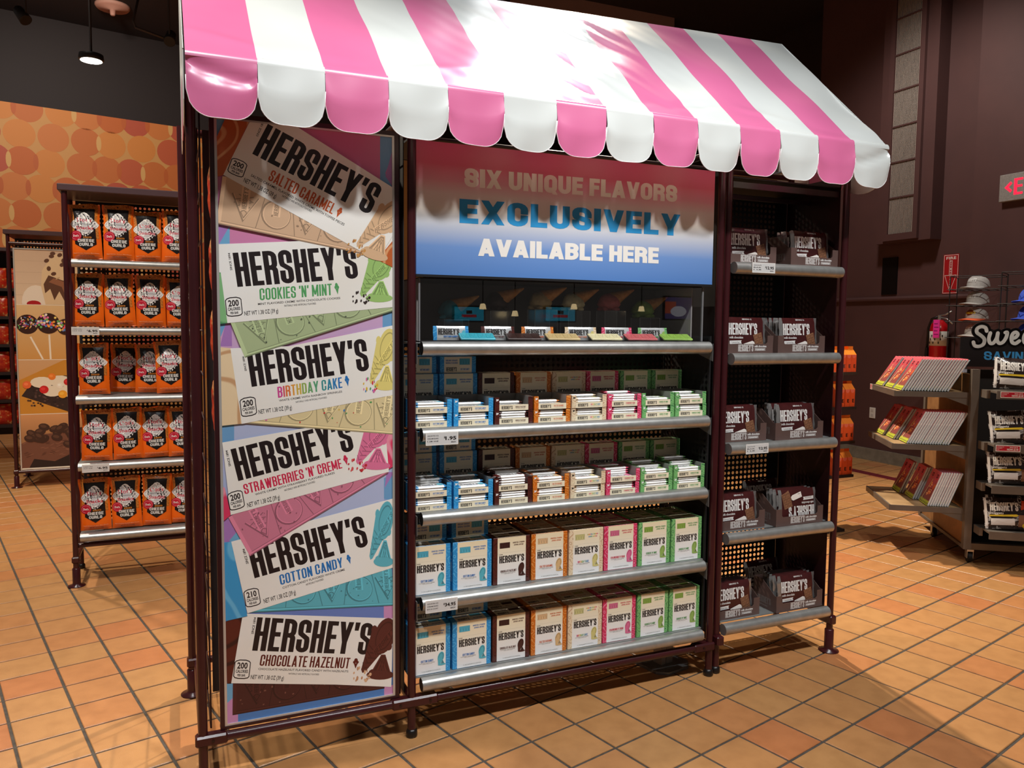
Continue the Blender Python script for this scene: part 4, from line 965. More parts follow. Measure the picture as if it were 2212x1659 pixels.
for k, f in FL.items():
    f['swm'] = swirl_mat('carton_swirl_' + k, f['sw'][0], f['sw'][1], 60, .36, f['sw'][2]); f['picm'] = mat(f['pic'], .4); f['picd'] = mat(sh(f['pic'], .72), .4); f['txm'] = mat(f['tx'], .4)
    f['txc'] = RBW if k == 'cake' else None
def small_cone(cv, f, x, y, w, h):
    c = f['co']; A, B = mat(c, .4), mat(sh(c, .75), .4)
    cv.polys([ell(x + w * .52, y + h * .62, w * .34, h * .40, 16, rot=-14)], A); cv.stroke(ell(x + w * .52, y + h * .62, w * .24, h * .30, 14, rot=-14), w * .03, B, True)
    cv.polys([[(x + w * .18, y + h * .62), (x + w * .72, y + h * .45), (x + w * .40, y + h * .02), (x + w * .22, y + h * .06)]], A)
    cv.polys([[(x + w * .48, y + h * .06), (x + w * .70, y + h * .40), (x + w * .92, y + h * .06)]], B); cv.polys([ell(x + w * .62, y + h * .05, w * .42, h * .07, 12)], A)
def window_pic(cv, f, x0, y0, x1, y1):
    cv.rect(x0, y0, x1, y1, f['picd']); e = .0008; cv.rect(x0 + e, y0 + e, x1 - e, y1 - e, f['picm']); n = 4; w = (x1 - x0) / n
    for i in range(n):
        a = x0 + w * i; cv.polys([[(a + w * .15, y1 - .003), (a + w * .25, y1 - .003), (a + w * .55, y0 + .003), (a + w * .45, y0 + .003)], [(a + w * .85, y1 - .003), (a + w * .75, y1 - .003), (a + w * .45, y0 + .003), (a + w * .55, y0 + .003)]], f['picd'])
CW_, CD_, CH_ = .153, .064, .180
def carton_mesh(f):
    w, d, h = CW_ / 2, CD_, CH_; mb = MB(); mb.rbox((-w, 0, 0), (w, d, h), .0012, f['swm'])
    cv = Canvas(mb, (0, 0, 0), (1, 0, 0), (0, 0, 1), (0, -1, 0)); e = .0585
    cv.rect(-e, .0015, e, h - .0012, CGRAD)
    cv.stroke([(-e, .118), (-.04, .121), (e, .121)], .0004, mat((214, 204, 180), .5))
    window_pic(cv, f, -.050, .138, -.008, .160)
    for q, s_ in enumerate(('CREAMY SUGARY', 'MAGICALLY DELICIOUS')):
        t = block(s_, .5, .17, .15, .1, .25); cv.text(t, f['txm'], (.052 - .004 * (1 - q), .150 + q * .009 - .004 + .004), (.004 + .004 * (1 - q), .150 + q * .009), (.052 - .004 * (1 - q), .1445 + q * .009), cols=RBW if f['txc'] else None)
    cv.line(small('24 BARS', .03), INKB, -.052, .1135, .003)
    cv.line(HS, INKB, -.051, .082, .0275, .102)
    t = block(f['t'], .42, .15, .13, .07, .2); w_ = min(.066, t[1] * .0085)
    cv.line(t, f['txm'], -.046 + (.066 - w_) * .5, .046, .0085, w_, cols=RBW if f['txc'] else None)
    cv.line(small('FLAVORED WHITE CREME', .01), INKG, -.044, .0415, .0024, .06); cv.line(small('NATURALLY AND ARTIFICIALLY FLAVORED', .01), INKG, -.03, .0385, .0018, .036)
    small_cone(cv, f, .021, .026, .036, .050)
    cv.line(small('24 - 1.38 OZ (39 g) BARS NET WT 33.12 OZ (2.07 lb) 936 g', .01), INKG, -.034, .010, .0032, .072)
    cv = Canvas(mb, (0, 0, h), (1, 0, 0), (0, 1, 0), (0, 0, 1)); cv.rect(-e, .0012, e, d - .0012, CRB)
    window_pic(cv, f, .006, .032, .050, .056)
    for q, s_ in enumerate(('MAGICALLY DELICIOUS', 'CREAMY SUGARY')): cv.line(block(s_, .5, .17, .15, .1, .25), f['txm'], -.052, .036 + q * .0095, .0065, .050)
    cv.line(HS, INKB, -.050, .007, .016, .044); cv.line(block(f['t'], .42, .15, .13, .07, .2), f['txm'], .010, .011, .0075, .038)
    for sx in (-1, 1):
        cv = Canvas(mb, (sx * w, 0 if sx > 0 else d, 0), (0, sx, 0), (0, 0, 1), (sx, 0, 0)); cv.line(HS, INKB if sx > 0 else WPB, .048, .03, .018, .11, rot=90)
    return mb.mesh('carton')
def tray_mesh(f):
    w, d, h, t = CW_ / 2, .166, .0495, .0016; mb = MB()
    mb.box((-w, 0, 0), (w, d, t), GREYC)
    mb.box((-w, d - t, t), (w, d, h), GREYC)
    for s in (-1, 1):
        x0, x1 = sorted((s * w, s * (w - t))); mb.box((x0, .0, t), (x1, d, h), GREYC)
        xs = s * (w + .0003); mb.add([(xs, 0, 0), (xs, d, 0), (xs, d, h), (xs, 0, h)], [(0, 1, 2, 3) if s > 0 else (3, 2, 1, 0)], f['swm'])
        a0, a1 = sorted((s * w, s * (w - .018))); mb.box((a0, -.0008, 0), (a1, .0012, h), f['swm'])
    mb.box((-w + .018, -.0008, 0), (w - .018, .0012, .0215), CRB)
    cv = Canvas(mb, (0, -.0008, 0), (1, 0, 0), (0, 0, 1), (0, -1, 0))
    cv.line(HS, INKB, -.050, .0045, .0125, .044); t_ = block(f['t'], .42, .15, .13, .07, .2); cv.line(t_, f['txm'], .006, .009, .0065, .042, cols=RBW if f['txc'] else None); cv.line(small('FLAVORED WHITE CREME', .01), INKG, .008, .0055, .0018, .038)
    cv.line(small('36', .08), WPB if f['n'] not in ('cream',) else INKB, -w + .005, .036, .007)
    for q in range(3): cv.line(small('200 CALORIES', .01), mat(sh(f['sw'][0], 1.25), .4), -w + .003, .004 + q * .004, .0022, .013)
    return mb.mesh('display_tray')
BL_, BD_, BT_ = .116, .0500, .0088
def bar_mesh(f):
    mb = MB(); l, d, t = BL_ / 2, BD_, BT_
    x = l - .010; prof = [(0, t * .42), (.0035, .0004), (d - .0035, .0004), (d, t * .42), (d - .004, t), (.004, t)]
    n = len(prof); vs = [(-x, a, b) for a, b in prof] + [(x, a, b) for a, b in prof]
    mb.add(vs, [(i, (i + 1) % n, n + (i + 1) % n, n + i) for i in range(n)], WPB)
    for s in (-1, 1):
        vs = [(s * x, a, b) for a, b in prof] + [(s * (l + .005), .004, t * .5), (s * (l + .005), d - .004, t * .5)]
        fs = [(0, 1, 6), (1, 2, 7, 6), (2, 3, 7), (3, 4, 7), (4, 5, 6, 7), (5, 0, 6)]
        mb.add(vs, fs if s > 0 else [tuple(reversed(q)) for q in fs], f['swm'])
    cv = Canvas(mb, (0, 0, t), (1, 0, 0), (0, 1, 0), (0, 0, 1))
    cv.line(HS, INKB, -.044, .019, .021, .072); cv.line(block(f['t'], .42, .15, .13, .07, .2), f['txm'], -.022, .010, .006, .042)
    cv.polys([ell(.038, .028, .010, .018, 10)], mat(f['co'], .4))
    return mb.mesh('chocolate_bar')
def bigbar_mesh(f):
    """wrapped bar standing on its long edge, front facing -y"""
    mb = MB(); l, h, t = .068, .052, .012
    nx, nz = 10, 5; vs = []; fs = []
    rr_ = random.Random(f['n'])
    for sgn in (-1, 1):
        b = len(vs)
        for j in range(nz + 1):
            for i in range(nx + 1):
                u, v = -1 + 2 * i / nx, j / nz; bul = (1 - abs(u) ** 6) * (1 - (2 * v - 1) ** 4) * t * .5 + rr_.uniform(-.0006, .0006)
                vs.append((u * l * (1 - .012 * math.sin(v * 9) * (abs(u) > .9)), sgn * max(bul, .0006), v * h))
        for j in range(nz):
            for i in range(nx):
                q = (b + j * (nx + 1) + i, b + j * (nx + 1) + i + 1, b + (j + 1) * (nx + 1) + i + 1, b + (j + 1) * (nx + 1) + i); fs.append((q if sgn < 0 else tuple(reversed(q)), abs(-1 + 2 * (i + .5) / nx) > .82))
    for q, e in fs: pass
    FO = mat((214, 216, 216), .22, .3)
    mb.add(vs, [q for q, e in fs if not e], FO, True); mb.add(vs, [q for q, e in fs if e], f['swm'], True)
    fnp = lambda x, y, hh: (x, -max((1 - abs(x / l) ** 6) * (1 - (2 * y / h - 1) ** 4) * t * .5, .0006) - .0011 - hh, y)
    cv = Canvas(mb, (0, 0, 0), (1, 0, 0), (0, 0, 1), (0, -1, 0), fn=fnp, maxlen=.02)
    cv.line(HS, INKB, -.050, .020, .0225, .080); cv.line(block(f['t'], .42, .15, .13, .07, .2), f['txm'], -.030, .010, .0065, .054)
    cv.polys([ell(.046, .022, .008, .016, 10, rot=-15)], mat(f['co'], .4))
    return mb.mesh('wrapped_bar')
def slab_mesh(c):
    mb = MB(); mb.rbox((-.065, -.028, 0), (.065, .028, .008), .0022, mat(c, .35)); B = mat(sh(c, .8), .4)
    for i in range(4): mb.box((-.058 + i * .0305, -.022, .008), (-.034 + i * .0305, .022, .0092), mat(c, .35))
    cv = Canvas(mb, (0, 0, .0092), (1, 0, 0), (0, 1, 0), (0, 0, 1))
    for i in range(4): cv.stroke([(-.055 + i * .0305, .014), (-.046 + i * .0305, -.016), (-.037 + i * .0305, .014)], .0009, B)
    return mb.mesh('chocolate_slab')
ME = {k: dict(carton=carton_mesh(f), tray=tray_mesh(f), bar=bar_mesh(f), wrap=bigbar_mesh(f), slab=slab_mesh(f['solid'])) for k, f in FL.items()}

ORDER = [('cotton', .174), ('hazel', .360), ('caramel', .525), ('cake', .712), ('straw', .876), ('mint', 1.046)]
CNM = dict(cotton='blue', hazel='dark brown', caramel='tan', cake='pale yellow', straw='pink', mint='pale green')
CONE = noise_mat('waffle_cone', [(0.35, (196, 130, 62)), (0.65, (216, 152, 80))], 60, rough=.6, bump=.4, dist=.002)
ACR = NT('clear_acrylic', 0.0); _t = ACR.n('ShaderNodeBsdfTransparent'); _t.inputs['Color'].default_value = (.96, .97, .97, 1); _g = ACR.n('ShaderNodeBsdfGlossy'); _g.inputs['Roughness'].default_value = .05
_m = ACR.n('ShaderNodeMixShader'); _m.inputs['Fac'].default_value = .06; ACR.l(_t, 'BSDF', _m, 1); ACR.l(_g, 'BSDF', _m, 2); ACR.t.links.new(_m.outputs[0], ACR.t.nodes['Material Output'].inputs['Surface']); ACRM = ACR.m
ACE = mat((206, 210, 210), .2)
zb = DZ + .004
CX = dict(cotton=.235, hazel=.425, caramel=.615, cake=.765, straw=.935, mint=1.105); CZ = dict(cotton=1.502, hazel=1.537, caramel=1.545, cake=1.542, straw=1.545, mint=1.518)
for i, (k, x) in enumerate(ORDER):
    f = FL[k]
    w = thing('wrapped_bar', '%s-ended foil wrapped bar standing at the glass behind a %s slab' % (f['n'], CNM[k]), 'chocolate bar', (x, .085, zb + .0014), (R(-7), 0, R(random.uniform(-3, 3))), 'wrapped bars in the glass case')
    w.data = None; o = mkobj('wrapper', ME[k]['wrap'], w)
    s = mkobj('chocolate_slab', ME[k]['slab'], None, (x + .088, .052, zb + .0115), (R(21), 0, R(-6 + random.uniform(-3, 3))), '%s slab of chocolate lying flat in front of the %s-ended bar' % (CNM[k], f['n']), 'chocolate', 'unwrapped slabs in the glass case')
    # acrylic riser and cone
    cx, cz = CX[k], CZ[k]
    r_ = thing('acrylic_riser', 'clear acrylic block under the upside down %s cone' % CNM[k], 'stand', (cx, .235, zb + .0008), (0, 0, 0), 'acrylic risers in the glass case')
    hh = cz - zb
    MB().box((-.05, -.035, 0), (.05, .035, hh), ACRM).obj('block', r_)
    mb = MB()
    for a in (-.05, .05):
        for b in (-.035, .035): mb.cyl((a, b, 0), (a, b, hh), .0011, ACE, 5, caps=False)
    mb.tube([(-.05, -.035, hh), (.05, -.035, hh)], .0008, ACE, 4); mb.obj('bright_edges', r_)
    c_ = thing('ice_cream_cone', 'upside down %s ice cream cone model in the glass case' % CNM[k], 'ice cream', (cx - .012, .235, cz + .0016), (0, 0, R(-14)), 'cone models in the glass case')
    mb = MB(); SCM = noise_mat('scoop_' + k, [(0.3, sh(f['solid'], .85)), (0.7, f['solid'])], 45, rough=.5, bump=.5, dist=.004)
    vs = []; fs = []; nu, nv = 18, 10; rr_ = random.Random(i)
    for a in range(nv + 1):
        ph = math.pi * a / nv
        for b in range(nu):
            th = 2 * math.pi * b / nu; q = 1 + .10 * math.sin(3 * th + i) * math.sin(ph) + .07 * math.sin(5 * th + 4 * ph)
            z_ = .037 - .037 * math.cos(ph) * (1 if math.cos(ph) < 0 else 1.0); rr2 = .042 * math.sin(ph) * q * (1.12 if ph < 1.5 else 1)
            vs.append((rr2 * math.cos(th) * 1.05, rr2 * math.sin(th), max(z_, .0)))
    for a in range(nv):
        for b in range(nu): fs.append((a * nu + b, a * nu + (b + 1) % nu, (a + 1) * nu + (b + 1) % nu, (a + 1) * nu + b))
    mb.add(vs, fs, SCM, True)
    for q in range(5):
        t_ = q * 1.25 + i; mb.lathe([(.001, 0), (.013, .002), (.014, .009), (.008, .015), (.001, .017)], SCM, 10, Matrix.Translation((.038 * math.cos(t_), .034 * math.sin(t_), 0)))
    mb.obj('scoop', c_)
    tilt = Matrix.Translation((.012, 0, .045)) @ Matrix.Rotation(R(65), 4, 'Y')
    MB().lathe([(.030, -.008), (.033, 0), (.031, .012), (.004, .105), (.001, .108)], CONE, 18, tilt).obj('cone', c_)

# ================================================================ boxed bars on the four lower shelves
COLS = ['cotton', 'cotton', 'hazel', 'caramel', 'cake', 'straw', 'mint', 'mint']
CN = ['outer blue', 'inner blue', 'brown', 'orange', 'cream', 'pink', 'inner green', 'outer green']
PX_ = [.0805 + .1592 * k - (.002 if k == 0 else 0) for k in range(8)]
ORD = ['top', 'second', 'third', 'fourth', 'fifth', 'sixth', 'seventh', 'eighth', 'ninth']
UPN = {0: [[4, 2, 2, 2, 4, 5, 3, 4], [4, 3, 3, 3, 5, 6, 3, 5]], 1: [[4, 3, 6, 4, 3, 2, 4, 4], [6, 4, 7, 5, 5, 5, 5, 6]]}
UPR = {0: [3, 0, 0, 0, 3, 4, 0, 4], 1: [6, 5, 7, 5, 5, 5, 6, 7]}
rj = random.Random(11)
def place_bar(k, x, y, z, lab, yaw):
    o = mkobj('chocolate_bar', ME[k]['bar'], None, (x, y, z), (0, 0, yaw), lab, 'chocolate bar', 'white wrapped bars in open trays'); return o
for r_i, zi in ((0, 1), (1, 2)):
    zt = SHT[zi] + .0006; rn = ('higher', 'lower')[r_i]
    for c in range(8):
        k = COLS[c]; x = PX_[c]
        for lv in (0, 1):
            jx, jy, ja = rj.uniform(-.0012, .0012), rj.uniform(0, .004), R(rj.uniform(-.6, .6)); z0 = zt + lv * .0502; ln = ('lower', 'upper')[lv]; y0 = .0175 + jy
            mkobj('display_tray', ME[k]['tray'], None, (x + jx, y0, z0), (0, 0, ja), '%s tray, %s column of the %s tray shelf, printed with a swirl' % (ln, CN[c], rn), 'display tray', 'open display trays')
            stacks = [('front', .0026, 5)] if lv == 0 else [('front', .0026, UPN[r_i][0][c]), ('middle', .0565, UPN[r_i][1][c]), ('rear', .1110, UPR[r_i][c])]
            for sn, sy, n in stacks:
                for b in range(n):
                    place_bar(k, x + jx + rj.uniform(-.0025, .0025), y0 + sy + rj.uniform(0, .0018), z0 + .0018 + b * (BT_ + .0003),
                              '%s bar down, %s stack of the %s tray, %s column, %s tray shelf' % (ORD[n - 1 - b], sn, ln, CN[c], rn), R(rj.uniform(-.8, .8)))
        mkobj('carton', ME[k]['carton'], None, (x + rj.uniform(-.002, .002) + .002, .1955, zt), (0, 0, R(rj.uniform(-1, 1))), 'closed %s carton standing behind the open trays, %s tray shelf' % (CN[c], rn), 'carton', 'printed cartons on the middle shelves')
        if c < 2:
            o = mkobj('carton', ME[k]['carton'], None, (x + .004, .342, zt + CH_ + .0006), (R(90), 0, 0), 'blue carton lying on the %s carton, back of the %s tray shelf' % (CN[c], rn), 'carton', 'printed cartons on the middle shelves'); o.scale = (.96, 1, .76)
for r_i, zi in ((0, 3), (1, 4)):
    zt = SHT[zi] + .0006; rn = ('higher carton shelf', 'bottom shelf')[r_i]
    for c in range(8):
        k = COLS[c]; x = PX_[c]
        for dpt, nm in ((0, 'front'), (1, 'second'), (2, 'third')):
            a = R(rj.uniform(-1.2, 1.2)) if dpt == 0 else R(rj.uniform(-.8, .8))
            mkobj('carton', ME[k]['carton'], None, (x + rj.uniform(-.001, .001), .024 + dpt * .0675 + rj.uniform(0, .002), zt), (0, 0, a), '%s %s carton counting back from the edge of the %s' % (nm, CN[c], rn), 'carton', 'printed cartons on the middle shelves')
        if c < 2:
            o = mkobj('carton', ME[k]['carton'], None, (x + .008 + .006 * c, .262, zt + CH_ + .0006), (R(90), 0, 0), 'blue carton lying on top of the %s cartons, %s' % (CN[c], rn), 'carton', 'printed cartons on the middle shelves'); o.scale = (.96, 1, .96)

# ================================================================ one pound bars in brown trays at the awning end
TRB = noise_mat('brown_card', [(0.3, (92, 70, 64)), (0.7, (100, 76, 70))], 12, rough=.55); TRI = mat((120, 104, 92), .7)
FOILB = noise_mat('maroon_foil', [(0.35, (62, 24, 24)), (0.65, (72, 28, 28))], 25, rough=.24, bump=.25, dist=.003)
FOILS = mat((196, 194, 192), .2, .8); SILP = mat((226, 223, 220), .35); CHOC = mat((134, 92, 66), .45); CHOD = mat((92, 58, 40), .45); TAGW = mat((238, 230, 222), .5)
def pound_bar_mesh(seed):
    rr_ = random.Random(seed); mb = MB(); w, h, t = .108, .152, .0165; nx, nz = 14, 8; vs = []; fa = []; fb = []
    fy = lambda x, z: -t * .5 * (1 - min(1, abs(x) / w) ** 8) * (1 - min(1, abs(2 * z / h - 1)) ** 10) - .0004
    jit = [[rr_.uniform(-.0012, .0012) for _ in range(nx + 1)] for _ in range(nz + 1)]
    for sg in (1, -1):
        b = len(vs)
        for j in range(nz + 1):
            for i in range(nx + 1):
                x, z = -w + 2 * w * i / nx, h * j / nz; e = 1 if 0 < i < nx and 0 < j < nz else 0
                vs.append((x + (.002 * math.sin(z * 120 + seed) if i in (0, nx) else 0), sg * (fy(x, z)) + e * jit[j][i] * (1 if sg > 0 else 0), z))
        for j in range(nz):
            for i in range(nx):
                q = (b + j * (nx + 1) + i, b + j * (nx + 1) + i + 1, b + (j + 1) * (nx + 1) + i + 1, b + (j + 1) * (nx + 1) + i)
                (fb if i in (0, nx - 1) else fa).append(q if sg > 0 else tuple(reversed(q)))
    mb.add(vs, fa, FOILB, True); mb.add(vs, fb, FOILS, True)
    fn = lambda x, z, hh: (x, fy(x, z) - .0016 - hh, z)
    cv = Canvas(mb, (0, 0, 0), (1, 0, 0), (0, 0, 1), (0, -1, 0), fn=fn, maxlen=.03)
    cv.line(small('SERVING 12', .02), SILP, -.02, .140, .006, .05)
    cv.line(HS, SILP, -.092, .076, .050, .150)
    cv.line(small('milk chocolate', .02), SILP, -.088, .060, .010, .070)
    cv.polys([[(-.088, .036), (-.026, .038), (-.030, .045), (-.026, .052), (-.088, .050)]], SILP); cv.line(small('1 pound bar', .015), mat((120, 110, 106), .4), -.080, .040, .008, .044)
    M = ((.052, .010), (.043, .012), (-.016, .062))
    cv.polys([[(0, -.1), (1, 0), (1.05, 1.05), (0, 1.05)]], CHOC, M)
    for a in range(2):
        for b in range(3): cv.polys([[(.08 + a * .48, .04 + b * .33), (.46 + a * .48, .06 + b * .33), (.46 + a * .48, .30 + b * .33), (.08 + a * .48, .28 + b * .33)]], CHOD, M); cv.polys([[(.13 + a * .48, .08 + b * .33), (.42 + a * .48, .10 + b * .33), (.42 + a * .48, .27 + b * .33), (.13 + a * .48, .25 + b * .33)]], CHOC, M)
    cv.polys([[(-.014, .012), (.036, .026), (.044, .034), (.040, .046), (.030, .050), (-.020, .036)]], TAGW); cv.line(small('TO:', .01), INKG, -.013, .031, .004, None); cv.line(small('FROM:', .01), INKG, -.010, .020, .004, None)
    return mb.mesh('pound_bar')
PB = [pound_bar_mesh(s) for s in (1, 2, 3)]
def pound_tray_mesh():
    mb = MB(); w, d = .135, .150; t = .0015
    mb.box((-w, 0, 0), (w, d, t), TRB); mb.box((-w, d - t, 0), (w, d, .13), TRB)
    for s in (-1, 1): mb.prism([(0, 0), (d, 0), (d, .13), (.09, .13), (.012, .076), (0, .076)], TRB, (s * w, 0, 0), (0, 1, 0), (0, 0, 1), (-s, 0, 0), 0, t)
    mb.prism([(-w, 0), (w, 0), (w, .076), (w - .032, .076), (w - .032, .047), (w - .04, .040), (-w + .04, .040), (-w + .032, .047), (-w + .032, .076), (-w, .076)], TRB, (0, 0, 0), (1, 0, 0), (0, 0, 1), (0, -1, 0), 0, t)
    cv = Canvas(mb, (0, -t, 0), (1, 0, 0), (0, 0, 1), (0, -1, 0))
    cv.line(HS, mat((206, 200, 196), .4), -.052, .008, .030, .080); cv.line(small('milk chocolate', .03), WPB, .034, .026, .0085, .064)
    cv.polys([[(.034, .011), (.094, .011), (.091, .017), (.094, .022), (.034, .022), (.037, .017)]], mat((176, 168, 164), .4)); cv.line(small('1 pound bar', .02), WPB, .044, .013, .0065, .042)
    for s in (-1, 1):
        cv = Canvas(mb, (s * w, 0 if s > 0 else d, 0), (0, s, 0), (0, 0, 1), (s, 0, 0)); cv.line(HS, mat((120, 110, 106), .4), .03, .024, .030, .085); cv.line(small('milk chocolate', .02), mat((140, 130, 126), .4), .045, .012, .006, .05)
    return mb.mesh('brown_tray')
PT = pound_tray_mesh()
SHN = ['top shelf', 'second shelf', 'middle shelf', 'fourth shelf', 'lowest shelf']
SIDE = ['inner', 'outer']
TX = [(1.495, 1.824), (1.496, 1.768), (1.474, 1.774), (1.483, 1.794), (1.472, 1.815)]
TY = [(.038, .012), (.038, .012), (.038, .012), (.038, .012), (.040, .016)]
NB = [(2, 5), (4, 5), (3, 5), (4, 4), (4, 5)]
for i, zt in enumerate(SRT):
    for s in (0, 1):
        x, y = TX[i][s], TY[i][s]; yaw = R(rj.uniform(-1.2, 1.2)) if not (i == 4 and s == 0) else R(.5)
        tr = mkobj('brown_tray', PT, None, (x, y, zt + .0006), (0, 0, yaw), 'brown card tray on the %s of the narrow rack, %s' % (SHN[i], 'beside the middle posts' if s == 0 else 'beside the end post'), 'display tray', 'brown trays of one pound bars')
        for b in range(NB[i][s]):
            tilt = R(-5); flip = (i == 3 and s == 1 and b == 0)
            oy = .019 + b * .0203; lx, ly = rj.uniform(-.008, .008), y + oy
            low = (i == 2 and s == 0 and b == 0)
            o = mkobj('pound_bar', PB[(b + i + s) % 3], None, (x + lx, ly + (.0135 if flip else 0), zt + .0030 + (.1516 if flip else 0)), (tilt, R(180) if flip else R(rj.uniform(-.6, .6)), yaw), '', 'chocolate bar')
            if flip: o.rotation_euler = (R(5), R(180), yaw)
            o['label'] = '%s one pound bar in the %s tray, %s of the narrow rack%s' % (['front', 'second', 'third', 'fourth', 'fifth', 'sixth'][b], SIDE[s], SHN[i], ', upside down' if flip else '')
            o['group'] = 'one pound bars in brown trays'
    if i >= 2:
        for s in (0, 1):
            if i == 2 and s == 1: continue
            x = TX[i][s] + (.02 if s else -.01)
            mkobj('pound_bar', PB[(i + s) % 3], None, (x, .265, zt + .0006), (R(-13), 0, R(rj.uniform(-4, 4))), 'dark one pound bar leaning at the back of the %s behind the %s tray' % (SHN[i], SIDE[s]), 'chocolate bar', 'one pound bars behind the trays').location.z += .03 if False else .0005

# price tags clipped to the silver shelf fronts
def price_tag(loc, w, h, price, lines, lab, tilt=0, red=False):
    t = thing('price_tag', lab, 'price tag', loc, (R(tilt), 0, 0))
    MB().box((-w / 2, -.0015, -h / 2), (w / 2, 0, h / 2), WHT).obj('holder', t)
    mb = MB(); cv = Canvas(mb, (-w / 2, -.0015, -h / 2), (1, 0, 0), (0, 0, 1), (0, -1, 0))
    cv.rect(.003, .003, w - .003, h - .003, mat((186, 26, 44), .4) if red else mat((214, 214, 212), .4)); ik = WHT if red else INKB
    for k, s_ in enumerate(lines): cv.line(small(s_, .02), ik, .006, h * .68 - k * h * .21, h * .10, w * .34)
    cv.line(small(price, .035), ik, w * .60, h * .38, h * .27, w * .34); cv.line(small('$', .03), ik, w * .555, h * .52, h * .15, None)
    cv.line(small('EACH', .03), ik, w * .78, h * .16, h * .10, w * .14)
    mb.obj('print', t)
YT = -.030
price_tag((.102, YT, SH[1][1] - .012), .120, .046, '1.95', ('ASSORTED ICE', 'CREAM BARS', '1.38 OZ'), 'white price tag reading 1.95 on the higher tray shelf')
price_tag((.102, YT, SH[3][1] - .004), .120, .046, '34.95', ('ASSORTED ICE', 'CREAM BARS', 'BOX 24 COUNT'), 'white price tag reading 34.95 on the higher carton shelf')
price_tag((1.508, YT, SR[0] + .002), .120, .042, '12.95', ('CHOCOLATE', 'BAR', '1 LB'), 'white price tag reading 12.95 on the top shelf of the narrow rack')
price_tag((1.505, YT, SR[2] + .0), .120, .042, '12.95', ('CHOCOLATE', 'BAR', '1 LB'), 'white price tag reading 12.95 on the middle shelf of the narrow rack')

# red bags hanging inside the poster bay, glimpsed through the wire sides
RBG = noise_mat('red_candy_bag', [(0.35, (196, 30, 24)), (0.55, (220, 70, 30)), (0.65, (240, 190, 120)), (0.75, (200, 40, 30))], 26, rough=.3, bump=.3)
def pillow(w, h, t, mt, nx=8, nz=8, seed=0, flat=.10):
    rr_ = random.Random(seed); mb = MB(); vs = []; fs = []
    for sg in (1, -1):
        b = len(vs)
        for j in range(nz + 1):
            for i in range(nx + 1):
                u, v = -1 + 2 * i / nx, j / nz; bl = max(0, 1 - abs(u) ** 3) * max(0, 1 - abs((2 * v - 1)) ** 4) * t / 2
                vs.append((u * w / 2, -sg * (bl + .0004) + (rr_.uniform(-.002, .002) if bl > .003 else 0), v * h))
        for j in range(nz):
            for i in range(nx):
                q = (b + j * (nx + 1) + i, b + j * (nx + 1) + i + 1, b + (j + 1) * (nx + 1) + i + 1, b + (j + 1) * (nx + 1) + i); fs.append(q if sg > 0 else tuple(reversed(q)))
    mb.add(vs, fs, mt, True); return mb
RB = pillow(.14, .20, .03, RBG, seed=4).mesh('red_candy_bag')
hk = [('topmost', 1.80), ('second', 1.57), ('third', 1.34), ('lowest', 1.11)]
for nm, z in hk: mkobj('red_candy_bag', RB, None, (-.628, .145, z), (0, 0, R(80)), '%s red candy bag hanging behind the wire left of the poster' % nm, 'candy bag', 'red bags inside the poster bay')
for nm, z in (('upper', 1.62), ('lower', 1.40)): mkobj('red_candy_bag', RB, None, (-.088, .13, z), (0, 0, R(70)), '%s red candy bag hanging behind the wire right of the poster' % nm, 'candy bag', 'red bags inside the poster bay')

# ================================================================ rack of orange snack pouches
rk = thing('display_rack', 'dark maroon rack of orange snack pouches left of the striped kiosk', 'display rack', (-1.29, 2.27, 0))
RW_ = .66
for x, y, ft in ((0, 0, 'disc'), (RW_, 0, 'disc'), (-.01, .35, 'glide'), (RW_, .35, 'glide')): post(rk, x, y, 2.19, ft)
MB().rbox((-.03, -.028, 2.185), (RW_ + .03, .38, 2.222), .004, mat((74, 52, 56), .4)).obj('top_board', rk)
for z in (.150,):
    for a, b in (((-.0, .0, z), (.0, .35, z)), ((RW_, 0, z), (RW_, .35, z)), ((0, .35, z), (RW_, .35, z)), ((0, .02, .225), (RW_, .02, .225))): MB().cyl(a, b, .0135, MAR, 12).obj('rail', rk)
clamp(rk, 0, 0, .15, .02, .02)
perf(rk, (.03, .33, .26), (1, 0, 0), (0, 0, 1), (0, -1, 0), 24, 78, .0245, .0075, BLACKM, name='back_panel')
RS = [1.800, 1.428, 1.046, .671, .272]
for z in RS:
    s = MB().box((.024, .0, z + .017), (RW_ - .024, .325, z + .0205), mat((140, 140, 138), .45, .5)).obj('shelf', rk)
    tb_ = MB(); tb_.cyl((.026, -.004, z), (RW_ - .026, -.004, z), .0225, SILV, 20); tb_.obj('front_tube', s)

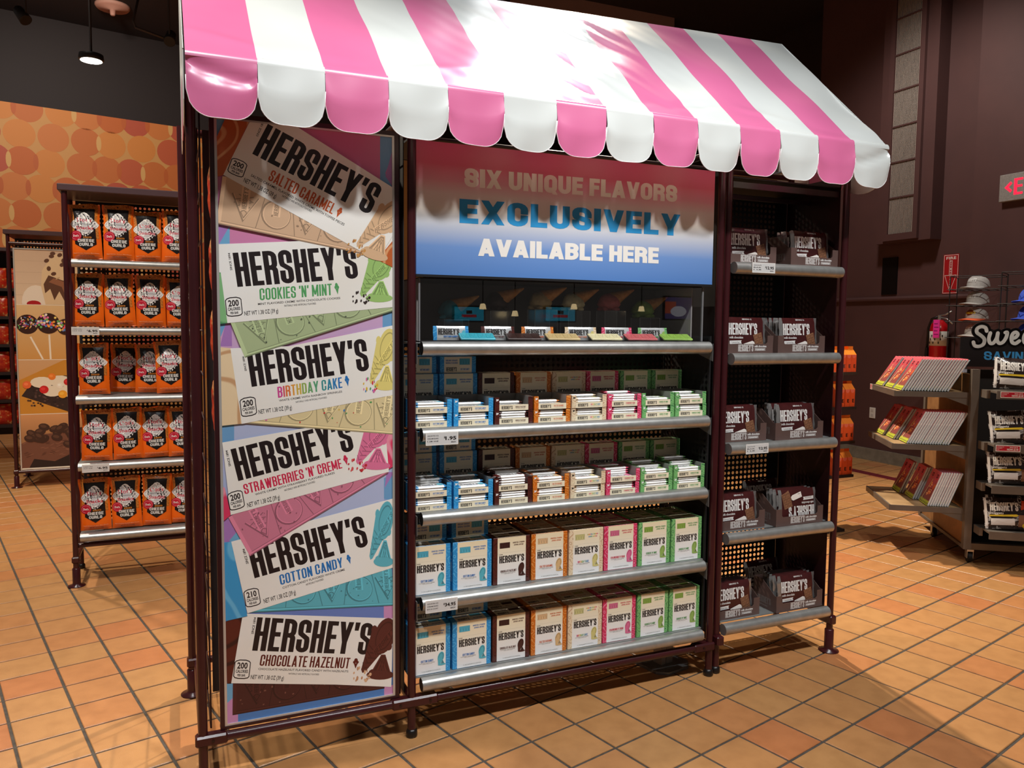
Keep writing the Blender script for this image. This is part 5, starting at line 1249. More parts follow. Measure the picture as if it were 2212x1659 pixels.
ORG = noise_mat('orange_pouch_foil', [(0.3, (238, 96, 14)), (0.7, (246, 116, 24))], 8, rough=.28, bump=.12, dist=.004)
CURL = noise_mat('cheese_curl_print', [(0.38, (150, 78, 26)), (0.47, (206, 128, 52)), (0.55, (222, 148, 66)), (0.62, (160, 84, 30))], 70, detail=1, distort=2.0, rough=.32)
PBK = mat((26, 22, 22), .25); SILD = noise_mat('silver_foil_print', [(0.35, (196, 194, 196)), (0.65, (226, 224, 224))], 14, rough=.25, metal=.25); PRD = mat((192, 26, 52), .35); PGD = mat((226, 140, 50), .4)
def pouch_mesh(seed):
    rr_ = random.Random(seed); mb = MB(); w, h, t = .154, .302, .052; nx, nz = 14, 22
    a1, a2, a3 = rr_.uniform(-1, 1), rr_.uniform(-1, 1), rr_.uniform(-1, 1)
    def prof(v): return (min(1, v / .10) ** .5 * 1.0 if v < .10 else 1) * (1 - max(0, (v - .42) / .58) ** 1.5 * .93)
    def fy(x, z):
        u, v = 2 * x / w, z / h
        return -t * .5 * prof(v) * max(0, 1 - abs(u) ** 2.6) - .0004 + .0035 * math.sin(v * 13 + a1 * 3 + u * 2) * (1 - u * u) * max(0, v - .05) - .003 * a2 * math.sin(u * 6 + v * 5)
    def wid(v): return 1 + .05 * math.exp(-((v - .93) / .1) ** 2) - .045 * math.exp(-((v - .70) / .13) ** 2) + .02 * a3 * math.sin(v * 8) + .03 * math.exp(-(v / .06) ** 2)
    def P(x, z, off=0, sg=1):
        v = z / h; y = fy(x, z); y = y if sg > 0 else -y * .8
        return (x * wid(v) + .006 * a1 * (v - .5), y - off * sg + .02 * (v - .3) * a2 * .3, z + (.004 * math.sin(x * 40 + a3) if v > .97 else 0))
    for sg in (1, -1):
        vs = [P(-w / 2 + w * i / nx, h * j / nz, 0, sg) for j in range(nz + 1) for i in range(nx + 1)]
        fo = []; fc = []
        for j in range(nz):
            for i in range(nx):
                q = (j * (nx + 1) + i, j * (nx + 1) + i + 1, (j + 1) * (nx + 1) + i + 1, (j + 1) * (nx + 1) + i); q = q if sg > 0 else tuple(reversed(q))
                (fc if j >= 8 + (abs(i - 6.5) < 3) * -2 and sg > 0 and 0 < i < nx - 1 else fo).append(q)
        mb.add(vs, fo, ORG, True)
        if fc: mb.add(vs, fc, CURL, True)
    cv = Canvas(mb, (0, 0, 0), (1, 0, 0), (0, 0, 1), (0, -1, 0), fn=lambda x, z, hh: P(x, z, .0012 + hh), maxlen=.022)
    cv.polys([[(-.052, .276), (-.052, .080), (0, .045), (.052, .080), (.052, .276)]], PBK)
    rd = lambda e: [(0, e), (.012, e - .006), (e - .006 - .002, .012 - .003), (e, 0), (e - .006, -.012), (.012, -e + .006), (0, -e), (-.012, -e + .006), (-e + .006, -.012), (-e, 0), (-e + .006, .012), (-.012, e - .006)]
    cv.polys([[(x * 1.08, z + .190) for x, z in rd(.068)]], WHT); cv.polys([[(x * 1.08, z + .190) for x, z in rd(.062)]], SILD)
    cv.line(small("Dot's", .015), PRD, -.038, .202, .025, .074); cv.line(small('Homestyle', 0), INKB, -.038, .187, .010, .076); cv.line(small('Snacks', .015), PRD, -.044, .160, .020, .086)
    cv.polys([ell(-.046, .126, .028, .028, 18)], PRD); cv.polys([_q for _q in _stroke(ell(-.046, .126, .022, .020, 18), .0012, True, False)], mat((226, 120, 130), .4)); cv.line(small("Dot's", .03), WHT, -.060, .120, .012, .028)
    cv.line(block('BAKED', .5, .15, .14, .12), PGD, -.010, .112, .009, .040); cv.line(block('CHEESE', .56, .18, .16, .10), WHT, -.038, .090, .0175, .080); cv.line(block('CURLS', .56, .18, .16, .10), WHT, -.032, .069, .0165, .066)
    cv.line(small('Aged Cheddar, Romano, Blue Cheese', .0), mat((250, 210, 170), .4), -.062, .027, .0048, .124); cv.line(small('NET WT. 10.5 OZ (298g)', .01), INKB, -.032, .014, .0048, .070)
    cv.polys([ell(0, .288, .004, .003, 10)], PBK)
    return mb.mesh('snack_pouch')
PM_ = [pouch_mesh(s) for s in (1, 5, 9, 14)]
rp = random.Random(21)
# left edge x, height scale, depth offset of each pouch
ROW = [[(.085, 1.0, .05), (.245, 1.02, .05), (.395, .93, .06), (.545, .98, .05)],
       [(.085, .98, .05), (.245, .98, .05), (.400, .98, .05), (.550, .93, .06)],
       [(.105, .95, .05), (.250, .93, .17), (.385, .93, .105), (.500, 1.0, .042), (.590, .9, .19)],
       [(.105, .95, .045), (.268, .97, .045), (.415, .97, .06), (.555, .95, .05)],
       [(.090, .98, .05), (.250, .98, .05), (.405, .98, .05), (.555, .97, .06)]]
SN5 = ['top shelf', 'second shelf', 'middle shelf', 'fourth shelf', 'lowest shelf']; OR5 = ['first', 'second', 'third', 'fourth', 'fifth']
for i, row in enumerate(ROW):
    for k, (x, sc, dy) in enumerate(row):
        mkobj('snack_pouch', PM_[(k * 3 + i) % 4], None, (-1.29 + x + .01, 2.27 + dy, RS[i] + .0275), (R(-3.5), R(rp.uniform(-2, 2)), R(rp.uniform(-4, 3))), '%s orange pouch from the corner post, %s of the snack rack' % (OR5[k], SN5[i]), 'snack pouch', 'orange snack pouches').scale = (1.0, 1.0, sc)

price_tag((-1.205, 2.236, RS[1] + .002), .135, .044, '6.95', ('CHEESE CURLS', '10.5 OZ'), 'grey price tag reading 6.95 on the second shelf of the snack rack')
price_tag((-1.175, 2.236, RS[3] - .004), .135, .044, '6.95', ('CHEESE CURLS', '10.5 OZ'), 'grey price tag reading 6.95 on the fourth shelf of the snack rack')

# ================================================================ dessert poster rack and the red shelves behind it
rk2 = thing('poster_rack', 'dark maroon tube rack holding the tall dessert poster', 'display rack', (-2.075, 5.42, 0))
for x, y, ft in ((0, 0, 'disc'), (.70, 0, 'disc'), (0, .6, 'disc'), (.70, .6, 'disc')): post(rk2, x, y, 2.235, ft)
MB().rbox((-.03, -.03, 2.235), (.73, .63, 2.275), .004, mat((74, 52, 56), .4)).obj('top_board', rk2)
for z in (.14, 2.16): MB().cyl((0, 0, z), (.70, 0, z), .0135, MAR, 12).obj('rail', rk2); MB().cyl((0, 0, z), (0, .6, z), .0135, MAR, 12).obj('rail', rk2)
wiregrid(rk2, (.012, .03, .16), (0, 1, 0), (0, 0, 1), .52, 2.0, .13, .145, .003)
perf(rk2, (.06, .024, 2.12), (1, 0, 0), (0, 0, 1), (0, -1, 0), 23, 3, .0245, .007, BLACKM, name='header_strip')
clamp(rk2, 0, 0, .14, .02, .02)
dp = thing('dessert_poster', 'tall framed poster of cake, cake pops and brownies', 'poster', (-2.075, 5.42, 0))
X0, X1, Z0, Z1 = .045, .64, .165, 2.11
mb = MB()
for a, b, c, d in ((X0 - .01, Z0 - .01, X1 + .01, Z0), (X0 - .01, Z1, X1 + .01, Z1 + .01), (X0 - .01, Z0, X0, Z1), (X1, Z0, X1 + .01, Z1)): mb.box((a, -.006, b), (c, .01, d), ALF)
mb.obj('silver_trim', dp)
Hh = (Z1 - Z0) / 4
def panel(k): return Z1 - Hh * (k + 1) + .006, Z1 - Hh * k
GRD = [grad_mat('dessert_ground', 'Z', Z0 + Hh * (3 - k), Z0 + Hh * (4 - k), st, .45) for k, st in enumerate(([(0, (226, 200, 172)), (1, (206, 176, 150))], [(0, (214, 156, 84)), (1, (226, 190, 140))], [(0, (206, 140, 60)), (1, (214, 168, 122))], [(0, (60, 34, 26)), (1, (214, 154, 102))]))]
MB().box((X0, -.001, Z0), (X1, .008, Z1), mat((244, 232, 214), .45)).obj('backing_print', dp)
rq = random.Random(8)
def pnl(k):
    z0, z1 = panel(k); mb = MB(); cv = Canvas(mb, (0, -.0014, 0), (1, 0, 0), (0, 0, 1), (0, -1, 0), box=(X0, z0, X1, z1)); cv.rect(X0, z0, X1, z1, GRD[k]); return mb, cv, z0, z1
CKC, CKD, CHB, CHS = mat((226, 196, 156), .45), mat((202, 166, 124), .45), mat((98, 62, 44), .45), mat((150, 98, 70), .4)
mb, cv, z0, z1 = pnl(0)
for q in range(4): cv.rect(X0, z0 + .08 + q * .1, X1, z0 + .083 + q * .1, mat((196, 166, 140), .5))
cv.polys([ell(.20, z0 + .02, .11, .15, 20)], mat((236, 222, 206), .45)); cv.polys([ell(.18, z0 + .005, .055, .03, 14)], mat((176, 30, 36), .4))
cv.polys([[(.27, z0), (.24, z0 + .16), (.25, z0 + .30), (.34, z1 - .04), (.46, z1), (X1, z1), (X1, z0)]], CKC)
cv.polys([[(.26, z0 + .18), (.30, z0 + .26), (.40, z0 + .22), (X1, z0 + .16), (X1, z0 + .06), (.56, z0 + .12), (.50, z0 + .05), (.46, z0 + .11), (.42, z0 + .03), (.38, z0 + .12), (.34, z0 + .04), (.31, z0 + .14), (.27, z0 + .10)]], CHB)
cv.polys([[(.30, z0 + .20), (.34, z0 + .235), (.46, z0 + .19), (.42, z0 + .10), (.40, z0 + .16)]], CHS)
for q in range(13): cv.polys([ell(.27 + rq.random() * .3, z0 + .27 + rq.random() * .19, .022, .017, 8, rot=rq.random() * 90)], CHB)
for q in range(5): cv.polys([ell(.30 + rq.random() * .25, z0 + .2 + rq.random() * .1, .02, .006, 8, rot=30)], CKD)
mb.obj('printed_cake', dp)
mb, cv, z0, z1 = pnl(1)
for a, b, c, d in ((.145, z0 + .20, .235, z0), (.29, z0 + .22, .295, z0)): cv.stroke([(a, b), (c, d)], .007, mat((244, 232, 214), .4))
PPC = [mat(c, .4) for c in ((240, 120, 170), (250, 170, 70), (110, 190, 110), (90, 140, 210), (236, 80, 80), (250, 220, 120), (200, 150, 220), (250, 240, 230))]
for cx, cz, r_ in ((.125, z0 + .31, .085), (.285, z0 + .32, .09), (.42, z0 + .29, .07)):
    cv.polys([ell(cx, cz, r_, r_ * 1.02, 24)], mat((62, 36, 30), .35))
    for q in range(44): a = rq.random() * 6.3; d = math.sqrt(rq.random()) * r_ * .92; zz = cz + d * math.sin(a); cv.polys([ell(cx + d * math.cos(a), zz if zz > cz - r_ * .45 else zz + r_ * .7, .011 if cx > .2 else .012, .010 if cx > .2 else .004, 7, rot=rq.random() * 180)], PPC[q % 8])
mb.obj('printed_cake_pops', dp)
mb, cv, z0, z1 = pnl(2)
cv.polys([[(X0, z0 + .30), (.40, z1), (X1, z1 + .0), (X1, z0), (X0, z0)]], mat((208, 142, 50), .45)); cv.polys([[(.06, z0 + .16), (.14, z0 + .28), (.40, z0 + .34), (X1, z0 + .30), (X1, z0 + .06), (.42, z0 + .01)]], mat((50, 32, 28), .5))
for q in range(70): cv.polys([ell(.10 + rq.random() * .36, z0 + .05 + rq.random() * .2, .010, .008, 6)], mat(((92, 66, 60), (74, 48, 42), (44, 26, 24))[q % 3], .5))
for cx, cz, a, b in ((.22, z0 + .28, .09, .05), (.36, z0 + .29, .09, .05), (.30, z0 + .20, .08, .05), (.45, z0 + .2, .09, .06)): cv.polys([ell(cx, cz, a, b, 14)], mat((240, 228, 206), .45))
for cx, cz, r_, c in ((.105, z0 + .26, .034, (236, 110, 60)), (.235, z0 + .215, .036, (212, 40, 40)), (.38, z0 + .17, .036, (246, 170, 50)), (.30, z0 + .33, .03, (240, 130, 50)), (.42, z0 + .28, .03, (206, 40, 40)), (.36, z0 + .25, .025, (246, 236, 220))): cv.polys([ell(cx, cz, r_, r_, 16)], mat(c, .35)); cv.polys([ell(cx - r_ * .2, cz + r_ * .2, r_ * .5, r_ * .4, 10)], mat(tuple(min(255, v + 24) for v in c), .35))
mb.obj('printed_brownie', dp)
mb, cv, z0, z1 = pnl(3)
cv.polys([[(X0, z0), (X0, z0 + .22), (.2, z0 + .30), (.5, z0 + .32), (X1, z0 + .28), (X1, z0)]], mat((118, 74, 56), .5)); cv.polys([[(.10, z0), (.14, z0 + .08), (.3, z0 + .05), (.45, z0 + .12), (X1, z0 + .10), (X1, z0)]], mat((40, 24, 20), .5))
for q in range(40): cv.polys([ell(.07 + rq.random() * .5, z0 + .10 + rq.random() * .14, .02, .004, 8, rot=rq.uniform(-30, 30))], mat(((140, 92, 72), (98, 60, 46))[q % 2], .45))
for q in range(26):
    x, zz = .07 + rq.random() * .45, z0 + .20 + rq.random() * .17; a = rq.uniform(-40, 40); cv.polys([ell(x, zz, .046, .032, 12, rot=a)], mat((66, 42, 34), .4)); cv.polys([ell(x - .006, zz + .008, .026, .014, 10, rot=a)], mat((94, 64, 50), .35))
mb.obj('printed_fudge', dp)

rk3 = thing('display_rack', 'dark shelf rack of red candy bags behind the dessert poster rack', 'display rack', (-2.95, 6.9, 0))
for x in (0, .9):
    for y in (0, .45): post(rk3, x, y, 2.2, 'glide')
MB().box((-.02, -.02, 2.2), (.92, .47, 2.235), mat((74, 52, 56), .4)).obj('top_board', rk3)
MB().box((.01, .40, .25), (.89, .41, 2.2), mat((40, 24, 24), .6)).obj('back_panel', rk3)
RZ = [1.82, 1.53, 1.24, .95, .66, .40]
for z in RZ: MB().box((.0, -.01, z - .03), (.9, .40, z), mat((44, 30, 30), .5)).obj('shelf', rk3)
RB2 = [pillow(.134, .21, .05, RBG, seed=s).mesh('red_candy_bag') for s in (7, 8)]
for i, z in enumerate(RZ):
    for k in range(6): mkobj('red_candy_bag', RB2[(i + k) % 2], None, (-2.95 + .09 + k * .146, 6.98, z + .001), (R(-4), 0, R(rp.uniform(-8, 8))), '%s red candy bag along the %s shelf of the rack behind the dessert poster' % (['first', 'second', 'third', 'fourth', 'fifth', 'sixth'][k], ['top', 'second', 'third', 'fourth', 'fifth', 'lowest'][i]), 'candy bag', 'red bags on the rack behind')
# bags hanging on the poster rack's wire side
for i, z in enumerate((1.66, 1.40, 1.12, .84, .56)): mkobj('red_candy_bag', RB2[i % 2], None, (-1.975, 5.62, z), (0, 0, R(60)), '%s red candy bag hanging inside the dessert poster rack' % ['top', 'second', 'third', 'fourth', 'lowest'][i], 'candy bag', 'red bags inside the dessert rack')

# ================================================================ rolling cart of notebooks and foil bags
CT = Matrix.Translation((3.87, .72, 0)) @ Matrix.Rotation(R(-35), 4, 'Z'); CROT = (0, 0, R(-35))
def cpt(u, v, z): return tuple(CT @ Vector((u, v, z)))
GUN = noise_mat('grey_brown_enamel', [(0.3, (104, 96, 88)), (0.7, (116, 107, 98))], 10, rough=.45, metal=.25)
WOOD = noise_mat('cart_wood', [(0.3, (132, 92, 56)), (0.7, (156, 112, 70))], 7, rough=.5, distort=1.5)
DKS = mat((34, 28, 26), .6)
ca = thing('display_cart', 'grey brown rolling cart with notebook shelves and foil bag shelves on casters', 'display cart', (3.87, .72, 0), CROT)
for u, v in ((0, 0), (0, .90), (1.25, 0), (1.25, .90)): MB().box((u - .022, v - .022, .085), (u + .022, v + .022, 1.235), GUN).obj('post', ca)
MB().box((.022, -.02, .085), (1.23, .02, .125), GUN).obj('bottom_rail', ca); MB().box((.022, .88, .085), (1.23, .92, .125), GUN).obj('bottom_rail', ca)
MB().box((-.02, .022, .085), (.02, .88, .105), GUN).obj('bottom_rail', ca)
MB().box((-.008, .022, .105), (.008, .88, 1.20), WOOD).obj('end_panel', ca, label='wooden end panel')
MB().box((.02, .02, .108), (1.23, .88, .125), DKS).obj('bottom_deck', ca)
MB().box((.02, .30, .125), (1.23, .32, 1.22), DKS).obj('divider_panel', ca)
for u, v in ((.02, .0), (-.0, .62), (1.2, .0), (1.2, .88)):
    mb = MB(); mb.cyl((u - .012, v, .032), (u + .012, v, .032), .032, BLACKM, 18); mb.cyl((u - .014, v, .032), (u + .014, v, .032), .010, ALU, 10); o = mb.obj('caster_wheel', ca)
    mb = MB(); mb.box((u - .019, v - .022, .028), (u - .016, v + .016, .08), ALU); mb.box((u + .016, v - .022, .028), (u + .019, v + .016, .08), ALU); mb.box((u - .02, v - .024, .072), (u + .02, v + .024, .0845), ALU); mb.obj('caster_fork', ca)
SLATM = noise_mat('shelf_wear', [(0.3, (150, 120, 84)), (0.7, (184, 152, 112))], 8, rough=.4)
LZ = [1.085, .742, .340]
for z in LZ:
    s = MB().box((-.46, .02, z - .012), (-.024, .62, z), SLATM).obj('side_shelf', ca)
    mb = MB(); mb.box((-.465, .01, z - .034), (-.455, .63, z + .003), GUN); mb.box((-.455, .01, z - .034), (-.024, .018, z + .001), GUN); mb.box((-.455, .622, z - .034), (-.024, .63, z + .001), GUN)
    mb.prism([(-.16, -.034), (-.024, -.085), (-.024, -.02), (-.16, -.02)], GUN, (0, .012, z), (1, 0, 0), (0, 0, 1), (0, 1, 0), 0, .004); mb.obj('lipped_edge', s)
FZ = [1.112, .788, .535, .252]
for z in FZ:
    s = MB().box((.05, -.215, z - .012), (1.22, -.024, z), GUN).obj('front_shelf', ca)
    MB().box((.05, -.222, z - .045), (1.22, -.215, z + .004), GUN).obj('lipped_edge', s)
    MB().box((.03, -.12, z - .05), (.05, -.024, z - .0), GUN).obj('bracket', s)
# notebooks
NCV = grad_mat('notebook_cover', 'Z', 0, .236, [(0, (140, 84, 76)), (.35, (158, 82, 78)), (.7, (190, 84, 92)), (1, (216, 104, 116))], .3)
NBL = mat((150, 186, 206), .35); NPG = noise_mat('paper_edges', [(0.3, (214, 216, 216)), (0.7, (240, 240, 238))], 60, rough=.7)
def notebook_mesh():
    mb = MB(); t, w, h = .0125, .172, .236
    mb.box((.0010, 0.002, .002), (t - .001, w - .003, h - .002), NPG); mb.box((0, 0, 0), (.001, w, h), NCV); mb.box((t - .001, 0, 0), (t, w, h), NBL)
    for k in range(25): mb.box((.0005, w - .001, .008 + k * .009), (t - .0005, w + .004, .0105 + k * .009), mat((60, 46, 46), .4))
    cv = Canvas(mb, (0, w, 0), (0, -w / .15, 0), (0, 0, h / .208), (-1, 0, 0), step=.000002); rr_ = random.Random(2)
    for q in range(16): cv.polys([ell(.05 + rr_.random() * .09, .05 + rr_.random() * .075, .012, .009, 8, rot=rr_.random() * 90)], mat(((232, 130, 66), (214, 100, 56), (240, 160, 90), (150, 52, 46))[q % 4], .35))
    cv.polys([[(.02, .02), (.03, .02), (.075, .150), (.070, .154)]], mat((226, 196, 150), .35)); cv.polys([[(.034, .03), (.040, .03), (.072, .12), (.068, .122)]], mat((40, 26, 26), .35))
    dr = [(0, 0), (.15, 0), (.15, .028)] + [(.15 - .0125 * k, .028 - (.012 if k % 2 else -.002)) for k in range(1, 12)] + [(0, .028)]
    cv.polys([dr[:3] + [(0, .018)]], mat((196, 206, 70), .35))
    for k in range(6): cv.polys([ell(.012 + k * .025, .018, .0085, .011, 10)], mat((196, 206, 70), .35)); cv.polys([ell(.024 + k * .025, .006, .006, .009, 10, 0, 180)], mat((70, 60, 50), .35))
    for x in (.03, .105): cv.rect(x, .165, x + .026, .187, mat((46, 30, 32), .35)); cv.rect(x + .004, .169, x + .022, .183, mat((170, 44, 56), .35)); cv.rect(x + .002, .155, x + .024, .162, mat((196, 34, 44), .35))
    for q in range(5): cv.rect(.06 + (q % 3) * .02, .06 + q * .014, .085 + (q % 3) * .02, .064 + q * .014, mat((244, 190, 150), .35))
    return mb.mesh('notebook')
NBM = notebook_mesh()
NST = [  # per side shelf: stacks as (name, v, first u, count, lean in degrees, step)
 [('near', .026, -.420, 17, 30, .0168), ('middle', .222, -.425, 13, 31, .019), ('far', .418, -.440, 11, 32, .020)],
 [('near', .026, -.375, 17, 27, .0150), ('middle', .222, -.405, 4, 29, .017), ('far', .418, -.425, 3, 30, .018)],
 [('near', .026, -.235, 9, 20, .0145), ('middle', .222, -.270, 3, 21, .016), ('far', .418, -.300, 2, 22, .016)]]
NSN = ['top', 'middle', 'lowest']; ORN = ['first', 'second', 'third', 'fourth', 'fifth', 'sixth', 'seventh', 'eighth', 'ninth', 'tenth', 'eleventh', 'twelfth', 'thirteenth', 'fourteenth', 'fifteenth', 'sixteenth', 'seventeenth']
rn_ = random.Random(4)
for i, st in enumerate(NST):
    for nm, v, u0, n, lean, step in st:
        for k in range(n):
            le = lean
            mkobj('notebook', NBM, None, cpt(u0 + k * step, v + rn_.uniform(-.003, .003), LZ[i] + .0005 + (.0125 * math.sin(R(le)))), (0, R(le), R(-35)), '%s spiral notebook from the outer edge, %s stack, %s side shelf of the cart' % (ORN[k], nm, NSN[i]), 'notebook', 'spiral notebooks leaning on the cart')
for o in [o for o in COL.objects if o.name.startswith('notebook')]: o.rotation_mode = 'XYZ'
# foil bags on the front shelves
FBK = noise_mat('dark_foil_bag', [(0.40, (38, 28, 28)), (0.56, (54, 42, 40)), (0.60, (220, 220, 220)), (0.64, (52, 40, 40))], 16, detail=2, rough=.2, bump=.5, dist=.006, distort=1.2)
YEL = mat((232, 200, 50), .35); ORP = mat((222, 84, 40), .35)
def foil_bag_mesh(seed):
    w, h, t = .250, .190, .05; mb = pillow(w, h, t, FBK, 12, 9, seed)
    fn = lambda x, z, hh: (x, -((max(0, 1 - abs(2 * x / .25) ** 3) * max(0, 1 - abs(2 * z / .19 - 1) ** 4)) * t / 2) - .0028 - hh, z)
    fn0 = fn; fn = lambda x, z, hh: fn0(x * 1.16, z * 1.15, hh)
    cv = Canvas(mb, (0, 0, 0), (1, 0, 0), (0, 0, 1), (0, -1, 0), fn=fn, maxlen=.025); h = .165
    cv.polys([[(-.105, 0), (-.092, 0), (-.094, h), (-.105, h)]], SILP); cv.polys([[(.092, 0), (.105, 0), (.105, h), (.094, h)]], SILP)
    cv.line(HS, WPB, -.080, .095, .045, .130); cv.line(small('nuggets', .02), WPB, -.08, .078, .012, .06)
    cv.polys([[(-.085, .066), (.04, .066), (.05, .072), (.04, .078), (-.085, .073)]], YEL); cv.polys([[(.062, .10), (.092, .11), (.092, .15), (.07, .15)]], ORP)
    cv.polys([[(-.08, .02), (.03, .02), (.03, .055), (-.08, .055)]], SILP)
    cv.polys([[(.045, .012), (.082, .012), (.082, .075), (.05, .075)]], CHOC); cv.polys([ell(.078, .018, .014, .012, 10)], YEL)
    return mb.mesh('foil_bag')
FB = [foil_bag_mesh(s) for s in (3, 4, 6)]
for i, z in enumerate(FZ):
    for k in range(5):
        row = k >= 3; u = .172 + (k % 3) * .272 + (.03 if row else 0)
        mkobj('foil_bag', FB[(i * 2 + k) % 3], None, cpt(u, -.165 + (.078 if row else 0), z + .012), (R(-14), R(rn_.uniform(-4, 4)), R(-35 + rn_.uniform(-5, 5))), '%s %s foil chocolate bag on the %s front shelf of the cart' % (['first', 'second', 'third', 'first', 'second'][k], 'dark' if not row else 'back row', ['top', 'second', 'third', 'lowest'][i]), 'candy bag', 'foil bags on the cart')
def cart_tag(u, v, z, w, lab, yaw=0):
    t = thing('price_tag', lab, 'price tag', cpt(u, v, z), (0, 0, R(-35) + yaw)); h = .038
    MB().box((-w / 2, -.0012, -h / 2), (w / 2, 0, h / 2), WHT).obj('holder', t)
    mb = MB(); cv = Canvas(mb, (-w / 2, -.0012, -h / 2), (1, 0, 0), (0, 0, 1), (0, -1, 0)); cv.rect(.004, .004, w - .004, h - .004, mat((190, 26, 48), .4))
    for q in range(3): cv.line(small(('CHOCOLATE', 'NUGGETS', 'BAG')[q], .01), WHT, .008, h * .66 - q * .008, .0045, None)
    cv.line(small('WAS: $5.95', .03), WHT, w * .56, h * .60, .006, w * .34); cv.line(small('NOW: $1.95', .05), WHT, w * .46, h * .22, .010, w * .46); mb.obj('print', t)
cart_tag(.135, -.2235, 1.095, .135, 'red sale tag on the top front shelf of the cart'); cart_tag(.125, -.2235, .770, .135, 'red sale tag on the second front shelf of the cart')
cart_tag(-.4665, .595, 1.07, .06, 'small red tag at the outer corner of the top side shelf', R(-90))
# sign on top
sv = thing('sale_sign', 'black cart topper sign reading Sweet Savings in white and blue', 'sign', cpt(0, .26, 1.24), CROT)
def swe():
    S = cat([(.58, .76), (.52, .92), (.34, .97), (.17, .87), (.17, .69), (.35, .55), (.50, .38), (.47, .15), (.28, .04), (.10, .08), (.04, .24)], 5)
    w = cat([(.74, .68), (.69, .40), (.76, .20), (.90, .22), (1.02, .44), (1.06, .68)], 5); w2 = cat([(1.06, .68), (1.04, .36), (1.14, .20), (1.30, .26), (1.42, .48), (1.45, .70), (1.37, .70)], 5)
    def e(x): return cat([(x, .42), (x + .17, .48), (x + .26, .62), (x + .18, .72), (x + .06, .66), (x, .46), (x + .04, .26), (x + .18, .20), (x + .34, .32)], 5)
    t1 = cat([(2.84, .98), (2.76, .46), (2.84, .24), (2.98, .28)], 5)
    return [S, w, w2, e(1.64), e(2.16), t1, [(2.62, .74), (3.02, .78)]]
SWT = swe(); SS = .140; su, sw_ = .062, .128
bo = MB(); blk = mat((30, 22, 22), .4)
bo.box((-.01, -.006, .0), (1.18, .004, .195), blk); bo.obj('board', sv)
mb = MB()
for st in SWT:
    for pl, _ in brush([[(x * SS + su, z * SS + sw_) for x, z in st]], .028):
        A = sum(pl[i - 1][0] * pl[i][1] - pl[i][0] * pl[i - 1][1] for i in range(len(pl))); pl = pl if A > 0 else pl[::-1]
        mb.prism(pl, blk, (0, 0, 0), (1, 0, 0), (0, 0, 1), (0, -1, 0), -.004, .0062)
mb.obj('script_backing', sv)
mb = MB(); cv = Canvas(mb, (0, -.0066, 0), (1, 0, 0), (0, 0, 1), (0, -1, 0))
for st in SWT: cv.polys([p for p, _ in brush([[(x * SS + su, z * SS + sw_) for x, z in st]], .0112)], WHT)
mb.obj('script_lettering', sv, label='white brush lettering Sweet')
mb = MB(); cv = Canvas(mb, (0, -.0064, 0), (1, 0, 0), (0, 0, 1), (0, -1, 0)); cv.line(block('SAVINGS', .74, .21, .19, .08), mat((70, 160, 224), .4), .135, .046, .056, .335); mb.obj('lettering', sv, label='blue word SAVINGS')
for u in (.03, 1.10): MB().box((u - .012, .0045, -.04), (u + .012, .010, .16), mat((190, 190, 205), .3)).obj('sign_post', sv)

# ================================================================ wire cap stands by the wall
CAPG = noise_mat('grey_cotton', [(0.3, (172, 168, 164)), (0.7, (190, 186, 182))], 40, rough=.85); CAPB = noise_mat('blue_cotton', [(0.3, (36, 62, 160)), (0.7, (46, 76, 184))], 40, rough=.85); ORB = mat((230, 96, 50), .7)
def cap_mesh(cm_, bm_, txt, tcol):
    mb = MB(); vs = []; fs = []; nu, nv = 20, 8; rx, ry, hz = .088, .105, .092
    prf = lambda a: (math.cos(a) ** .55 if a < 1.55 else 0, math.sin(a))
    for j in range(nv + 1):
        a = (math.pi / 2) * j / nv; c, s_ = prf(a)
        for i in range(nu):
            t = 2 * math.pi * i / nu; fr = max(0, -math.sin(t)); vs.append((rx * c * math.cos(t), ry * c * math.sin(t) * (1 - .04 * s_), .004 + (hz + .012 * fr) * s_ * (1 - .12 * max(0, math.sin(t)) * c)))
    for j in range(nv):
        for i in range(nu): fs.append((j * nu + i, j * nu + (i + 1) % nu, (j + 1) * nu + (i + 1) % nu, (j + 1) * nu + i))
    mb.add(vs, fs, cm_, True); mb.lathe([(.006, 0), (.007, .004), (.002, .007)], cm_, 8, Matrix.Translation((0, 0, hz + .002)))
    vs = []; fs = []; n = 14
    for sg in (0, 1):
        for i in range(n + 1):
            a = math.pi + math.pi * i / n; x = .086 * math.cos(a); cv_ = -.012 * (abs(x) / .086) ** 2
            vs += [(x, ry * math.sin(a) * .9 + .01, .010 + cv_ * .4 - sg * .004), (x * 1.02, -.075 + (.115) * math.sin(a), .010 + cv_ - .012 - sg * .004)]
    m = (n + 1) * 2
    for i in range(n):
        a = 2 * i; fs += [(a, a + 1, a + 3, a + 2), (m + a + 2, m + a + 3, m + a + 1, m + a), (a + 1, m + a + 1, m + a + 3, a + 3)]
    mb.add(vs, fs, bm_, True)
    if txt:
        def fn(x, z, hh):
            a = math.asin(min(.98, max(0, (z - .004) / (hz + .012)))); c = math.cos(a) ** .55; yy = -math.sqrt(max(0, 1 - (x / (rx * c)) ** 2)) * ry * c * (1 - .04 * math.sin(a)); return (x, yy - .003 - hh, z)
        cv = Canvas(mb, (0, 0, 0), (1, 0, 0), (0, 0, 1), (0, -1, 0), fn=fn, maxlen=.02)
        if tcol == 'oval':
            cv.polys([ell(0, .060, .034, .026, 14)], mat((110, 44, 20), .5)); cv.line(small(txt, .04), YEL, -.048, .050, .022, .096)
        else: cv.line(block(txt, .43, .17, .13, .06), WPB, -.042, .046, .030, .084)
    return mb.mesh('baseball_cap')
